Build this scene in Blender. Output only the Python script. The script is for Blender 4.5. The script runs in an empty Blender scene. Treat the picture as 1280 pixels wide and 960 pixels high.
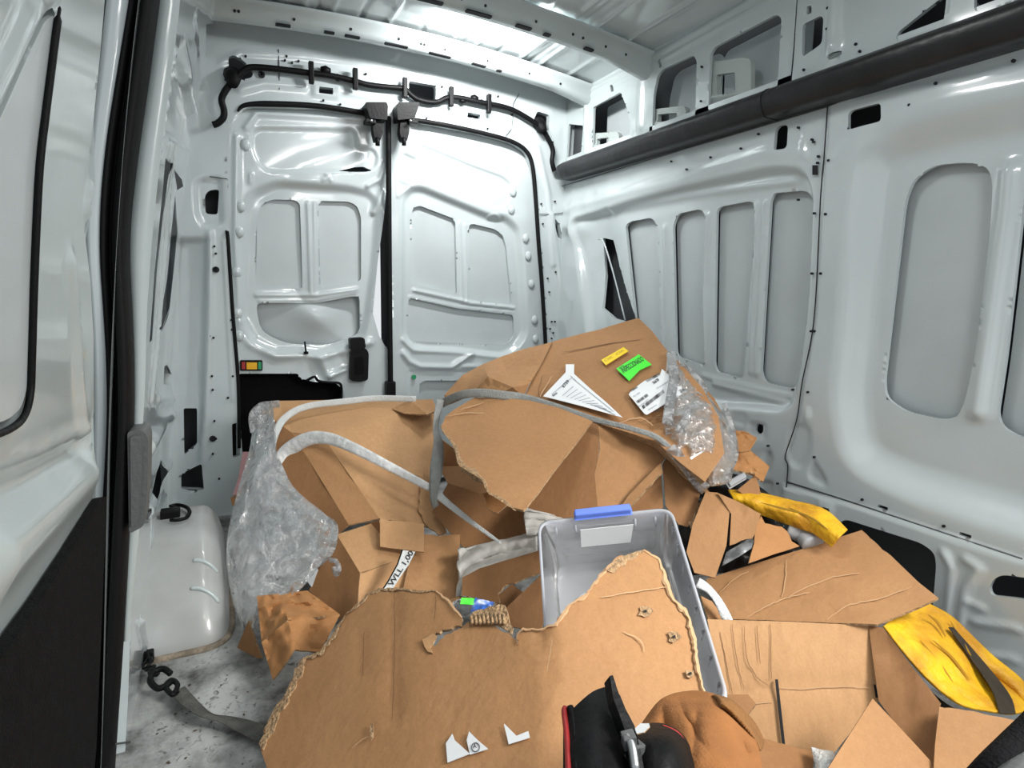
import bpy, bmesh, math, random
import numpy as np
from mathutils import Vector, Matrix, noise
from mathutils.geometry import delaunay_2d_cdt

random.seed(7); np.random.seed(7)
SC = bpy.context.scene
COL = SC.collection

# ---------------------------------------------------------------- camera
F, CX, CY = 715.0, 640.0, 480.0
def _n(v):
    v = np.array(v, float); return v / np.linalg.norm(v)
dy = _n([(275-CX)/F, -(356-CY)/F, -1])
up = -_n([(530-CX)/F, -(4900-CY)/F, -1])
up = _n(up - dy*(up @ dy)); dx = np.cross(dy, up)
R = np.array([dx, dy, up])            # camera -> world
CAM = np.array([0.0, 0.0, 1.0])       # van: X across, Y to the rear doors, Z up, floor Z=0
cam = bpy.data.cameras.new('camera'); cam.sensor_width = 36; cam.lens = 36*F/1280
cam.clip_start = 0.02
co = bpy.data.objects.new('camera', cam); COL.objects.link(co)
M4 = Matrix([list(R[i])+[CAM[i]] for i in range(3)] + [[0,0,0,1]])
co.matrix_world = M4
SC.camera = co

# ---------------------------------------------------------------- light
w = bpy.data.worlds.new('daylight'); SC.world = w; w.use_nodes = True
bg = w.node_tree.nodes['Background']
bg.inputs[0].default_value = (0.93, 0.97, 1.0, 1); bg.inputs[1].default_value = 0.9
def lamp(name, loc, target, size, energy, col=(1, 1, 1), sy=None, spread=180):
    l = bpy.data.lights.new(name, 'AREA'); l.size = size; l.energy = energy; l.color = col
    if sy: l.shape = 'RECTANGLE'; l.size_y = sy
    l.spread = math.radians(spread)
    o = bpy.data.objects.new(name, l); COL.objects.link(o); o.location = loc
    d = Vector(target) - Vector(loc); o.rotation_euler = d.to_track_quat('-Z', 'Y').to_euler()
    return o
lamp('front_fill_light', (0.75, -0.15, 1.93), (0.75, 1.5, 0.3), 0.5, 6, (1.0, 0.99, 0.96), 0.25)  # added fill near the camera, no fixture modelled
lamp('load_fill_light', (0.75, 1.22, 1.985), (0.75, 1.42, 0), 0.35, 6, (1.0, 1.0, 1.0), 0.12)  # added overhead fill for the load, out of view
lamp('rear_fill_light', (1.02, 2.165, 2.012), (1.15, 2.74, 1.62), 0.40, 18, (1.0, 1.0, 1.0), 0.05)  # added light hidden behind a roof bow to brighten the door top
lamp('cab_window_light', (1.40, -0.20, 1.50), (0.72, 0.85, 0.3), 0.6, 13.5, (1.0, 0.985, 0.95), 0.5, 85)
SC.view_settings.view_transform = 'Standard'; SC.view_settings.look = 'None'
SC.view_settings.gamma = 1; SC.view_settings.use_curve_mapping = False
SC.view_settings.exposure = -0.1
SC.cycles.max_bounces = 10; SC.cycles.diffuse_bounces = 6; SC.cycles.transparent_max_bounces = 16
SC.cycles.use_denoising = True

# ---------------------------------------------------------------- projection helpers (photo pixel -> place in the van)
def ray(px, py): return R @ np.array([(px-CX)/F, -(py-CY)/F, -1.0])
def onX(px, py, X): r = ray(px, py); return CAM + r*(X/r[0])
def onY(px, py, Y): r = ray(px, py); return CAM + r*(Y/r[1])
def onZ(px, py, Z): r = ray(px, py); return CAM + r*((Z-1.0)/r[2])
def Pd(px, py, d): return CAM + ray(px, py)*d
XR, YB, YD = 1.65, 2.70, 2.735
_pz = [0, .2, .5, .8, 1.07, 1.33, 1.46, 1.7, 2.02]; _px = [-.25, -.24, -.203, -.172, -.15, -.118, -.092, -.035, .04]
_pc = np.polyfit(_pz, _px, 4)
def XL(z): return np.polyval(_pc, np.clip(z, -.1, 2.1))
def onL(px, py, off=0.0):
    r = ray(px, py); t0, t1 = 0.05, 6.0
    f = lambda t: (CAM[0]+r[0]*t) - (XL(CAM[2]+r[2]*t)+off)
    if f(t1) > 0: return CAM + r*t1
    for _ in range(50):
        m = (t0+t1)/2
        if f(m) > 0: t0 = m
        else: t1 = m
    return CAM + r*t0

# ---------------------------------------------------------------- materials
def mat(name, col, rough=.5, metal=0., noise_amt=0., nscale=6., bump=0., bscale=40., coat=0., spec=.5, col2=None, detail=4.):
    m = bpy.data.materials.new(name); m.use_nodes = True; nt = m.node_tree; b = nt.nodes['Principled BSDF']
    b.inputs['Base Color'].default_value = (*col, 1); b.inputs['Roughness'].default_value = rough
    b.inputs['Metallic'].default_value = metal; b.inputs['Coat Weight'].default_value = coat
    b.inputs['Coat Roughness'].default_value = .08; b.inputs['Specular IOR Level'].default_value = spec
    tc = nt.nodes.new('ShaderNodeTexCoord')
    if noise_amt or col2:
        n = nt.nodes.new('ShaderNodeTexNoise'); n.inputs['Scale'].default_value = nscale; n.inputs['Detail'].default_value = detail
        nt.links.new(tc.outputs['Object'], n.inputs['Vector'])
        r = nt.nodes.new('ShaderNodeValToRGB'); c2 = col2 or tuple(c*(1-noise_amt) for c in col)
        r.color_ramp.elements[0].position = .35; r.color_ramp.elements[1].position = .65
        r.color_ramp.elements[0].color = (*c2, 1); r.color_ramp.elements[1].color = (*col, 1)
        nt.links.new(n.outputs['Fac'], r.inputs['Fac']); nt.links.new(r.outputs['Color'], b.inputs['Base Color'])
    if bump:
        n2 = nt.nodes.new('ShaderNodeTexNoise'); n2.inputs['Scale'].default_value = bscale; n2.inputs['Detail'].default_value = 3
        nt.links.new(tc.outputs['Object'], n2.inputs['Vector'])
        bp = nt.nodes.new('ShaderNodeBump'); bp.inputs['Strength'].default_value = bump; bp.inputs['Distance'].default_value = .02
        nt.links.new(n2.outputs['Fac'], bp.inputs['Height']); nt.links.new(bp.outputs['Normal'], b.inputs['Normal'])
    return m

def cardboard(name, col, flute=(1, 0, 0), streak=.25, scale=1.0):
    m = bpy.data.materials.new(name); m.use_nodes = True; nt = m.node_tree; b = nt.nodes['Principled BSDF']
    b.inputs['Roughness'].default_value = .72; b.inputs['Specular IOR Level'].default_value = .25
    tc = nt.nodes.new('ShaderNodeTexCoord')
    def nz(s, d, vec=None):
        n = nt.nodes.new('ShaderNodeTexNoise'); n.inputs['Scale'].default_value = s; n.inputs['Detail'].default_value = d
        nt.links.new(vec or tc.outputs['Object'], n.inputs['Vector']); return n
    n1 = nz(5*scale, 5); n2 = nz(220, 2)
    mp = nt.nodes.new('ShaderNodeMapping'); mp.inputs['Scale'].default_value = (60, 60, 3); mp.inputs['Rotation'].default_value = flute
    nt.links.new(tc.outputs['Object'], mp.inputs['Vector']); n3 = nz(1.0, 2, mp.outputs['Vector'])
    r = nt.nodes.new('ShaderNodeValToRGB')
    r.color_ramp.elements[0].position = .3; r.color_ramp.elements[1].position = .72
    r.color_ramp.elements[0].color = (col[0]*.80, col[1]*.77, col[2]*.74, 1)
    r.color_ramp.elements[1].color = (min(1, col[0]*1.08), col[1]*1.08, col[2]*1.08, 1)
    a = nt.nodes.new('ShaderNodeMath'); a.operation = 'MULTIPLY_ADD'; a.inputs[1].default_value = .3
    nt.links.new(n2.outputs['Fac'], a.inputs[0])
    a2 = nt.nodes.new('ShaderNodeMath'); a2.operation = 'MULTIPLY_ADD'; a2.inputs[1].default_value = streak
    nt.links.new(n3.outputs['Fac'], a2.inputs[0]); 
    a3 = nt.nodes.new('ShaderNodeMath'); a3.operation = 'MULTIPLY'; a3.inputs[1].default_value = .7-streak
    nt.links.new(n1.outputs['Fac'], a3.inputs[0]); nt.links.new(a3.outputs[0], a2.inputs[2]); nt.links.new(a2.outputs[0], a.inputs[2])
    nt.links.new(a.outputs[0], r.inputs['Fac']); nt.links.new(r.outputs['Color'], b.inputs['Base Color'])
    bp = nt.nodes.new('ShaderNodeBump'); bp.inputs['Strength'].default_value = .25; bp.inputs['Distance'].default_value = .006
    nt.links.new(n3.outputs['Fac'], bp.inputs['Height']); nt.links.new(bp.outputs['Normal'], b.inputs['Normal'])
    return m

def film(name, tint=(1, 1, 1), dens=.35, scale=14., streaky=(1, 1, 1), rough=.09, gl=(1, 1, 1)):
    """thin clear stretch film: mostly see-through, milky where it is bunched, with glossy creases"""
    m = bpy.data.materials.new(name); m.use_nodes = True; nt = m.node_tree; N = nt.nodes; L = nt.links
    N.remove(N['Principled BSDF']); out = N['Material Output']
    tc = N.new('ShaderNodeTexCoord'); mp = N.new('ShaderNodeMapping'); mp.inputs['Scale'].default_value = streaky
    L.new(tc.outputs['Object'], mp.inputs['Vector'])
    n = N.new('ShaderNodeTexNoise'); n.inputs['Scale'].default_value = scale; n.inputs['Detail'].default_value = 7; n.inputs['Roughness'].default_value = .65
    n.inputs['Distortion'].default_value = 1.2
    L.new(mp.outputs['Vector'], n.inputs['Vector'])
    bp = N.new('ShaderNodeBump'); bp.inputs['Strength'].default_value = .9; bp.inputs['Distance'].default_value = .03
    L.new(n.outputs['Fac'], bp.inputs['Height'])
    tr = N.new('ShaderNodeBsdfTransparent'); tr.inputs[0].default_value = (*tint, 1)
    df = N.new('ShaderNodeBsdfDiffuse'); df.inputs[0].default_value = (.92, .93, .94, 1)
    g = N.new('ShaderNodeBsdfGlossy'); g.inputs['Roughness'].default_value = rough; g.inputs[0].default_value = (*gl, 1)
    L.new(bp.outputs['Normal'], g.inputs['Normal']); L.new(bp.outputs['Normal'], df.inputs['Normal'])
    r = N.new('ShaderNodeValToRGB'); r.color_ramp.elements[0].position = .44; r.color_ramp.elements[1].position = .68
    r.color_ramp.elements[0].color = (dens*.12,)*3+(1,); r.color_ramp.elements[1].color = (min(1, dens*2.2),)*3+(1,)
    L.new(n.outputs['Fac'], r.inputs['Fac'])
    tl = N.new('ShaderNodeBsdfTranslucent'); tl.inputs[0].default_value = (.92, .93, .94, 1); md = N.new('ShaderNodeMixShader'); md.inputs[0].default_value = .4
    L.new(df.outputs[0], md.inputs[1]); L.new(tl.outputs[0], md.inputs[2])
    m1 = N.new('ShaderNodeMixShader'); L.new(r.outputs['Color'], m1.inputs['Fac']); L.new(tr.outputs[0], m1.inputs[1]); L.new(md.outputs[0], m1.inputs[2])
    lw = N.new('ShaderNodeLayerWeight'); lw.inputs['Blend'].default_value = .35; L.new(bp.outputs['Normal'], lw.inputs['Normal'])
    m2 = N.new('ShaderNodeMixShader'); L.new(lw.outputs['Fresnel'], m2.inputs['Fac']); L.new(m1.outputs[0], m2.inputs[1]); L.new(g.outputs[0], m2.inputs[2])
    L.new(m2.outputs[0], out.inputs['Surface']); return m

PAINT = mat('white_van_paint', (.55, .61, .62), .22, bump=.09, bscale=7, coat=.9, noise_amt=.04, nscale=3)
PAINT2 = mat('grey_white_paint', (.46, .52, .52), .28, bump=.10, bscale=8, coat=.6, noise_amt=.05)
SKIN = mat('outer_skin_primer', (.51, .56, .57), .36, bump=.12, bscale=6, coat=.2, noise_amt=.06)
PRIMER = mat('thin_paint_bracket', (.42, .47, .45), .4, bump=.1, noise_amt=.1)
SKIN_DK = mat('cavity_shade_seam_dark', (.06, .066, .07), .5, noise_amt=.2)  # skin blackened so cavity shade is in its colour; also seam lines
BLACK = mat('black_plastic', (.004, .004, .0045), .5, bump=.08, bscale=120, spec=.16)
BLACKM = mat('matt_black', (.006, .006, .007), .85, bump=.3, bscale=200, spec=.1)
CARPET = mat('charcoal_lining', (.011, .011, .0115), .9, bump=.5, bscale=350, noise_amt=.3, nscale=60, spec=.08)
RUBBER = mat('black_rubber', (.005, .005, .0055), .6, bump=.08, bscale=60, spec=.18)
HOLE = mat('dark_hole', (.006, .006, .007), .8)
RAILM = mat('black_rail_foam', (.016, .016, .018), .36, bump=.10, bscale=30, noise_amt=.4, nscale=12, spec=.45)
GREYP = mat('grey_plastic', (.10, .105, .105), .5, bump=.15, bscale=120)
STEEL = mat('bare_metal', (.45, .46, .47), .35, metal=1)
FLOORM = None
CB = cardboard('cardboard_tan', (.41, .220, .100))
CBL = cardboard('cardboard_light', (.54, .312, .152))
CBD = cardboard('cardboard_dark', (.31, .157, .068))  # darker board; also puts shade into the colour of some carton sides
CBX = cardboard('cardboard_flute_run', (.43, .235, .108), (.3, 1.2, .4), .4)
CEDGE = mat('torn_corrugated_edge', (.50, .32, .17), .9, noise_amt=.45, nscale=90, bump=.6, bscale=150)
KRAFT = cardboard('crumpled_kraft', (.42, .205, .08), (0, .8, 0), .1, 3)
PAPER = mat('white_paper', (.80, .82, .83), .6, noise_amt=.03)
INK = mat('black_ink', (.015, .015, .02), .6)
INKG = mat('grey_print', (.35, .38, .42), .6)
GREEN = mat('green_sticker', (.07, .86, .04), .45)
YELST = mat('yellow_sticker', (.92, .66, .01), .45)
STRAPG = mat('grey_webbing', (.34, .35, .335), .75, bump=.5, bscale=260, noise_amt=.15, nscale=60)
STRAPD = mat('dirty_webbing', (.13, .13, .115), .8, bump=.6, bscale=260, noise_amt=.35, nscale=40)
STRAPW = mat('white_webbing', (.66, .68, .67), .5, bump=.4, bscale=200, noise_amt=.1, nscale=30)
CLOTH = mat('pale_grey_cloth', (.60, .58, .54), .85, bump=.08, bscale=120, noise_amt=.07, nscale=60)
YEL = mat('dirty_yellow_canvas', (.85, .50, .006), .6, bump=.3, bscale=60, col2=(.50, .23, .008), nscale=11, detail=12)
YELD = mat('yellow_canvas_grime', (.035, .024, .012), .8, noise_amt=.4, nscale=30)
BROWN = mat('brown_duck_canvas', (.30, .115, .027), .85, bump=.2, bscale=300, noise_amt=.2, nscale=14)
KNIT = mat('brown_rib_knit', (.22, .095, .022), .9, bump=.3, bscale=150, noise_amt=.25, nscale=20)
RED = mat('red_plastic', (.35, .02, .02), .4)
GRN = mat('green_plastic', (.02, .28, .12), .4)
AMB = mat('amber_plastic', (.80, .42, .01), .35)
BLUE = mat('blue_handle_plastic', (.13, .22, .72), .35)
PINK = mat('pink_foam', (.68, .36, .36), .8, bump=.2)
SEAL = mat('dirty_seam_sealer', (.34, .28, .21), .9, bump=.5, bscale=60, noise_amt=.6, nscale=25)
FILM = film('stretch_film', dens=.30, scale=16, streaky=(1.2, 1.2, .7))
FILMB = film('stretch_film_bunched', dens=.75, scale=22)
BAND = mat('white_stretch_band', (.74, .74, .73), .28, bump=.35, bscale=45, noise_amt=.22, nscale=35)
FILMC = film('film_over_carton', dens=.22, scale=16, streaky=(1, 1, 2.5))

def binmat(name, dens, tint, rough):
    m = bpy.data.materials.new(name); m.use_nodes = True; nt = m.node_tree; N = nt.nodes; L = nt.links
    N.remove(N['Principled BSDF']); out = N['Material Output']
    tr = N.new('ShaderNodeBsdfTransparent'); tr.inputs[0].default_value = (*tint, 1)
    df = N.new('ShaderNodeBsdfDiffuse'); df.inputs[0].default_value = (.90, .92, .97, 1)
    tl = N.new('ShaderNodeBsdfTranslucent'); tl.inputs[0].default_value = (.90, .93, 1, 1)
    a = N.new('ShaderNodeMixShader'); a.inputs[0].default_value = .45; L.new(df.outputs[0], a.inputs[1]); L.new(tl.outputs[0], a.inputs[2])
    m1 = N.new('ShaderNodeMixShader'); m1.inputs[0].default_value = dens; L.new(tr.outputs[0], m1.inputs[1]); L.new(a.outputs[0], m1.inputs[2])
    g = N.new('ShaderNodeBsdfGlossy'); g.inputs['Roughness'].default_value = rough
    lw = N.new('ShaderNodeLayerWeight'); lw.inputs['Blend'].default_value = .25
    m2 = N.new('ShaderNodeMixShader'); L.new(lw.outputs['Fresnel'], m2.inputs['Fac']); L.new(m1.outputs[0], m2.inputs[1]); L.new(g.outputs[0], m2.inputs[2])
    L.new(m2.outputs[0], out.inputs['Surface']); return m
BIN = binmat('clear_polypropylene', .42, (.96, .97, 1), .2)
BINR = binmat('clear_polypropylene_rim', .62, (.9, .94, 1), .2)
PET = binmat('clear_bottle_plastic', .12, (.9, .95, .97), .05)

def floor_mat():
    m = bpy.data.materials.new('scuffed_white_floor'); m.use_nodes = True; nt = m.node_tree; b = nt.nodes['Principled BSDF']
    tc = nt.nodes.new('ShaderNodeTexCoord')
    def lay(scale, det, lo, hi, vec=None, dist=0.):
        n = nt.nodes.new('ShaderNodeTexNoise'); n.inputs['Scale'].default_value = scale; n.inputs['Detail'].default_value = det; n.inputs['Roughness'].default_value = .7
        n.inputs['Distortion'].default_value = dist
        nt.links.new(vec or tc.outputs['Object'], n.inputs['Vector'])
        r = nt.nodes.new('ShaderNodeMapRange'); r.inputs[1].default_value = lo; r.inputs[2].default_value = hi
        nt.links.new(n.outputs['Fac'], r.inputs[0]); return r
    a = lay(6, 8, .40, .66); c = lay(38, 6, .52, .68, dist=1.5)
    mx = nt.nodes.new('ShaderNodeMath'); mx.operation = 'MAXIMUM'; mx.use_clamp = True
    nt.links.new(a.outputs[0], mx.inputs[0]); nt.links.new(c.outputs[0], mx.inputs[1])
    r = nt.nodes.new('ShaderNodeValToRGB'); r.color_ramp.elements[0].color = (.42, .43, .42, 1); r.color_ramp.elements[1].color = (.05, .05, .047, 1)
    e = r.color_ramp.elements.new(.5); e.color = (.26, .265, .26, 1)
    nt.links.new(mx.outputs[0], r.inputs['Fac']); nt.links.new(r.outputs['Color'], b.inputs['Base Color'])
    b.inputs['Roughness'].default_value = .5
    return m
FLOORM = floor_mat()

# ---------------------------------------------------------------- object helpers
def tag(o, label=None, cat=None, group=None, kind=None):
    if label: o['label'] = label
    if cat: o['category'] = cat
    if group: o['group'] = group
    if kind: o['kind'] = kind
    return o
def thing(name, label, cat, loc=(0, 0, 0), group=None):
    o = bpy.data.objects.new(name, None); COL.objects.link(o); o.location = loc; o.empty_display_size = .05
    return tag(o, label, cat, group)
def addmesh(name, V, Fc, m, parent=None, smooth=True, mids=None, label=None):
    me = bpy.data.meshes.new(name)
    me.from_pydata([tuple(map(float, v)) for v in V], [], [tuple(map(int, f)) for f in Fc]); me.validate(); me.update()
    for mm in (m if isinstance(m, (list, tuple)) else [m]): me.materials.append(mm)
    if mids is not None and len(mids) == len(me.polygons): me.polygons.foreach_set('material_index', np.array(mids, np.int32))
    if smooth: me.polygons.foreach_set('use_smooth', np.ones(len(me.polygons), bool))
    o = bpy.data.objects.new(name, me); COL.objects.link(o)
    if parent is not None:
        o.parent = parent
        o.matrix_parent_inverse = Matrix.Translation(-Vector(parent.location))
    if label: o['label'] = label
    return o
def struct(name, **k):
    o = bpy.data.objects.new(name, None); COL.objects.link(o); o['kind'] = 'structure'; return o

def poly_sd(P, poly):
    """signed distance (<0 inside) and nearest boundary point"""
    A = np.asarray(poly, float); B = np.roll(A, -1, 0); E = B-A
    L2 = (E**2).sum(1)+1e-18
    best = np.full(len(P), 1e9); near = np.zeros((len(P), 2)); ins = np.zeros(len(P), bool)
    for a, b, e, l2 in zip(A, B, E, L2):
        t = np.clip(((P-a) @ e)/l2, 0, 1); q = a+t[:, None]*e; d = ((P-q)**2).sum(1)
        k = d < best; best[k] = d[k]; near[k] = q[k]
        c = ((a[1] > P[:, 1]) != (b[1] > P[:, 1]))
        with np.errstate(divide='ignore', invalid='ignore'):
            xi = (b[0]-a[0])*(P[:, 1]-a[1])/(b[1]-a[1])+a[0]
        ins ^= c & (P[:, 0] < xi)
    d = np.sqrt(best); d[ins] *= -1
    return d, near
def line_d(P, pl):
    best = np.full(len(P), 1e9)
    for a, b in zip(pl[:-1], pl[1:]):
        a = np.asarray(a, float); e = np.asarray(b, float)-a
        t = np.clip(((P-a) @ e)/((e**2).sum()+1e-18), 0, 1); q = a+t[:, None]*e
        best = np.minimum(best, ((P-q)**2).sum(1))
    return np.sqrt(best)
def rnd(poly, r, k=4):
    """round the corners of a polygon"""
    P = [np.array(p, float) for p in poly]; out = []
    for i, p in enumerate(P):
        a = P[i-1]; b = P[(i+1) % len(P)]
        la = np.linalg.norm(a-p); lb = np.linalg.norm(b-p)
        q = min(r, la*.45, lb*.45)
        s = p+(a-p)/max(la, 1e-9)*q; e = p+(b-p)/max(lb, 1e-9)*q
        for j in range(k+1):
            t = j/k; out.append((1-t)**2*s+2*t*(1-t)*p+t*t*e)
    return np.array(out)
def smooth(t): t = np.clip(t, 0, 1); return t*t*(3-2*t)

def sheet(name, pos, u0, u1, v0, v1, h, m, parent=None, feats=(), holes=(), keep=None, rim=.010, extra=None):
    """pressed sheet metal: a fine grid with real recesses, beads, dents and cut-outs"""
    nu = int(round((u1-u0)/h))+1; nv = int(round((v1-v0)/h))+1
    uu, vv = np.meshgrid(np.linspace(u0, u1, nu), np.linspace(v0, v1, nv)); P = np.stack([uu.ravel(), vv.ravel()], 1)
    dead = np.zeros((nv-1)*(nu-1), bool)
    idx = np.arange(nu*nv).reshape(nv, nu)
    Fq = np.stack([idx[:-1, :-1].ravel(), idx[:-1, 1:].ravel(), idx[1:, 1:].ravel(), idx[1:, :-1].ravel()], 1)
    loops = [(np.asarray(q), False) for q in holes]+([(np.asarray(keep), True)] if keep is not None else [])
    cuts = []
    for q, inv in loops:
        lo = q.min(0)-2*h; hi = q.max(0)+2*h
        k = np.where(((P > lo) & (P < hi)).all(1))[0]
        if len(k):
            d, nr = poly_sd(P[k], q); s = np.abs(d) < h*.62; P[k[s]] = nr[s]
    for q, inv in loops:
        lo = q.min(0)-2*h; hi = q.max(0)+2*h
        c = P[Fq].mean(1)
        if inv:
            d, _ = poly_sd(c, q); dead |= d > 0
        else:
            k = np.where(((c > lo) & (c < hi)).all(1))[0]
            if len(k):
                d, _ = poly_sd(c[k], q); dead[k[d < 0]] = True
    def depth(P):
        D = np.zeros(len(P))
        for f in feats:
            if f[0] == 'r':
                q = np.asarray(f[1]); dep, wd = f[2], f[3]; lo = q.min(0)-wd; hi = q.max(0)+wd
                k = np.where(((P > lo) & (P < hi)).all(1))[0]
                if len(k):
                    d, _ = poly_sd(P[k], q); D[k] += dep*smooth(.5-d/wd)
            elif f[0] == 'b':
                q = np.asarray(f[1]); ht, hw = f[2], f[3]; lo = q.min(0)-3*hw; hi = q.max(0)+3*hw
                k = np.where(((P > lo) & (P < hi)).all(1))[0]
                if len(k):
                    d = line_d(P[k], q); D[k] -= ht*np.exp(-(d/hw)**2)
            elif f[0] == 'g':
                _, u, v, su, sv, a = f
                D += a*np.exp(-((P[:, 0]-u)/su)**2-((P[:, 1]-v)/sv)**2)
        if extra is not None: D += extra(P)
        return D
    D = depth(P); V = list(pos(P[:, 0], P[:, 1], D)); Fl = [tuple(f) for f in Fq[~dead]]
    for q, inv in loops:                      # a turned-back flange round each cut-out
        if rim <= 0: continue
        dq = depth(q); a = pos(q[:, 0], q[:, 1], dq); b = pos(q[:, 0], q[:, 1], dq+rim); n0 = len(V); n = len(q)
        V += list(a)+list(b)
        Fl += [(n0+i, n0+(i+1) % n, n0+n+(i+1) % n, n0+n+i) for i in range(n)]
    used = np.zeros(len(V), bool); used[np.unique(np.concatenate([np.array(f) for f in Fl]))] = True
    re = np.cumsum(used)-1
    return addmesh(name, [v for v, k in zip(V, used) if k], [tuple(re[list(f)]) for f in Fl], m, parent)

def pos_right(u, v, d): return np.stack([XR+d, u, v], 1)
def pos_back(u, v, d): return np.stack([u, YB+d, v], 1)
def pos_door(u, v, d): return np.stack([u, YD+d, v], 1)
def pos_left(u, v, d): return np.stack([XL(v)-d, u, v], 1)
def uvR(pts): return [tuple(onX(x, y, XR)[1:]) for x, y in pts]
def uvB(pts): return [tuple(onY(x, y, YB)[[0, 2]]) for x, y in pts]
def uvD(pts): return [tuple(onY(x, y, YD)[[0, 2]]) for x, y in pts]
def uvL(pts): return [tuple(onL(x, y)[1:]) for x, y in pts]

def plate(name, poly, pos, d, m, parent, thick=.004, grow=1.0, label=None, smooth_=False):
    """a flat plate of the given outline, standing at depth d, thick towards the room"""
    q = np.asarray(poly, float); c = q.mean(0); q = c+(q-c)*grow; n = len(q)
    z = np.zeros(n); a = pos(q[:, 0], q[:, 1], z+d); b = pos(q[:, 0], q[:, 1], z+d-thick)
    V = list(a)+list(b); Fc = [tuple(range(n)), tuple(range(n, 2*n))[::-1]]+[(i, (i+1) % n, n+(i+1) % n, n+i) for i in range(n)]
    return addmesh(name, V, Fc, m, parent, smooth_, label=label)
def disc(uv, r, k=8): return [(uv[0]+r*math.cos(2*math.pi*i/k), uv[1]+r*math.sin(2*math.pi*i/k)) for i in range(k)]
def plugs(name, uvs, pos, m, parent, r=.006, depthf=None):
    """bolt holes too small to pick apart singly, joined"""
    V = []; Fc = []
    for it in uvs:
        uv, rr = (it[0], it[1]) if isinstance(it[0], (tuple, list, np.ndarray)) else (it, r)
        q = np.array(disc(uv, rr)); n0 = len(V); z = np.zeros(8)
        dd = depthf(uv) if depthf else 0
        V += list(pos(q[:, 0], q[:, 1], z+dd-.0016))+list(pos(q[:, 0], q[:, 1], z+dd+.006)); Fc.append(tuple(range(n0, n0+8)))
        Fc += [(n0+i, n0+(i+1) % 8, n0+8+(i+1) % 8, n0+8+i) for i in range(8)]
    o = addmesh(name, V, Fc, m, parent, False); o['kind'] = 'stuff'; return o
def tube(name, pts, r, m, parent=None, k=8, label=None, cap=True, closed=False):
    P = [np.array(p, float) for p in pts]; n = len(P); V = []; Fc = []
    rr = r if isinstance(r, (list, tuple)) else [r]*n
    nrm = None
    for i in range(n):
        if closed: t = P[(i+1) % n]-P[i-1]
        else: t = P[min(i+1, n-1)]-P[max(i-1, 0)]
        t = t/max(np.linalg.norm(t), 1e-9)
        if nrm is None:
            a = np.array([0, 0, 1.]) if abs(t[2]) < .9 else np.array([1., 0, 0]); nrm = np.cross(t, a)
        nrm = nrm-t*(nrm @ t); nrm /= np.linalg.norm(nrm); bn = np.cross(t, nrm)
        for j in range(k):
            an = 2*math.pi*j/k; V.append(P[i]+rr[i]*(math.cos(an)*nrm+math.sin(an)*bn))
    for i in range(n if closed else n-1):
        i2 = (i+1) % n
        for j in range(k): Fc.append((i*k+j, i*k+(j+1) % k, i2*k+(j+1) % k, i2*k+j))
    if cap and not closed: Fc += [tuple(range(k))[::-1], tuple(range((n-1)*k, n*k))]
    return addmesh(name, V, Fc, m, parent, label=label)
def spline(pts, n):
    """Catmull-Rom through the points"""
    P = np.array(pts, float); k = len(P); out = []
    for s in np.linspace(0, k-1, n):
        i = min(int(s), k-2); t = s-i
        p0 = P[max(i-1, 0)]; p1 = P[i]; p2 = P[i+1]; p3 = P[min(i+2, k-1)]
        out.append(.5*((2*p1)+(-p0+p2)*t+(2*p0-5*p1+4*p2-p3)*t*t+(-p0+3*p1-3*p2+p3)*t**3))
    return np.array(out)
def box(name, c, sx, sy, sz, m, parent=None, rot=(0, 0, 0), bev=.004, label=None, seg=2):
    bm = bmesh.new(); bmesh.ops.create_cube(bm, size=1); bmesh.ops.scale(bm, vec=(sx, sy, sz), verts=bm.verts)
    if bev: bmesh.ops.bevel(bm, geom=bm.edges[:], offset=min(bev, min(sx, sy, sz)*.45), segments=seg, affect='EDGES', profile=.6)
    from mathutils import Euler
    bmesh.ops.transform(bm, matrix=Matrix.Translation(c) @ Euler(rot).to_matrix().to_4x4(), verts=bm.verts)
    V = [v.co[:] for v in bm.verts]; Fc = [[v.index for v in f.verts] for f in bm.faces]; bm.free()
    return addmesh(name, V, Fc, m, parent, False, label=label)
def bigplate(name, pts, m, parent=None, kind=None):
    o = addmesh(name, pts, [tuple(range(len(pts)))], m, parent, False)
    if kind: o['kind'] = kind
    return o
# ================================================================ THE VAN'S SHELL
YF = -0.8
# ---- floor
fl = struct('floor')
def pos_floor(u, v, d): return np.stack([u, v, -d], 1)
ff = [('b', [(x, 1.0), (x, 2.55)], -.004, .006) for x in np.arange(.05, 1.6, .11)]
ff += [('r', rnd([tuple(onZ(*p, 0)[:2]) for p in [(296, 880), (318, 882), (318, 905), (295, 905)]], .01), .004, .012)]
sheet('floor_pan', pos_floor, -.30, 1.70, .9, 2.9, .016, FLOORM, fl, ff, rim=0)
bigplate('front_floor_pan', [(-.6, YF, 0), (1.7, YF, 0), (1.7, .9, 0), (-.6, .9, 0)], FLOORM, fl)

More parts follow.
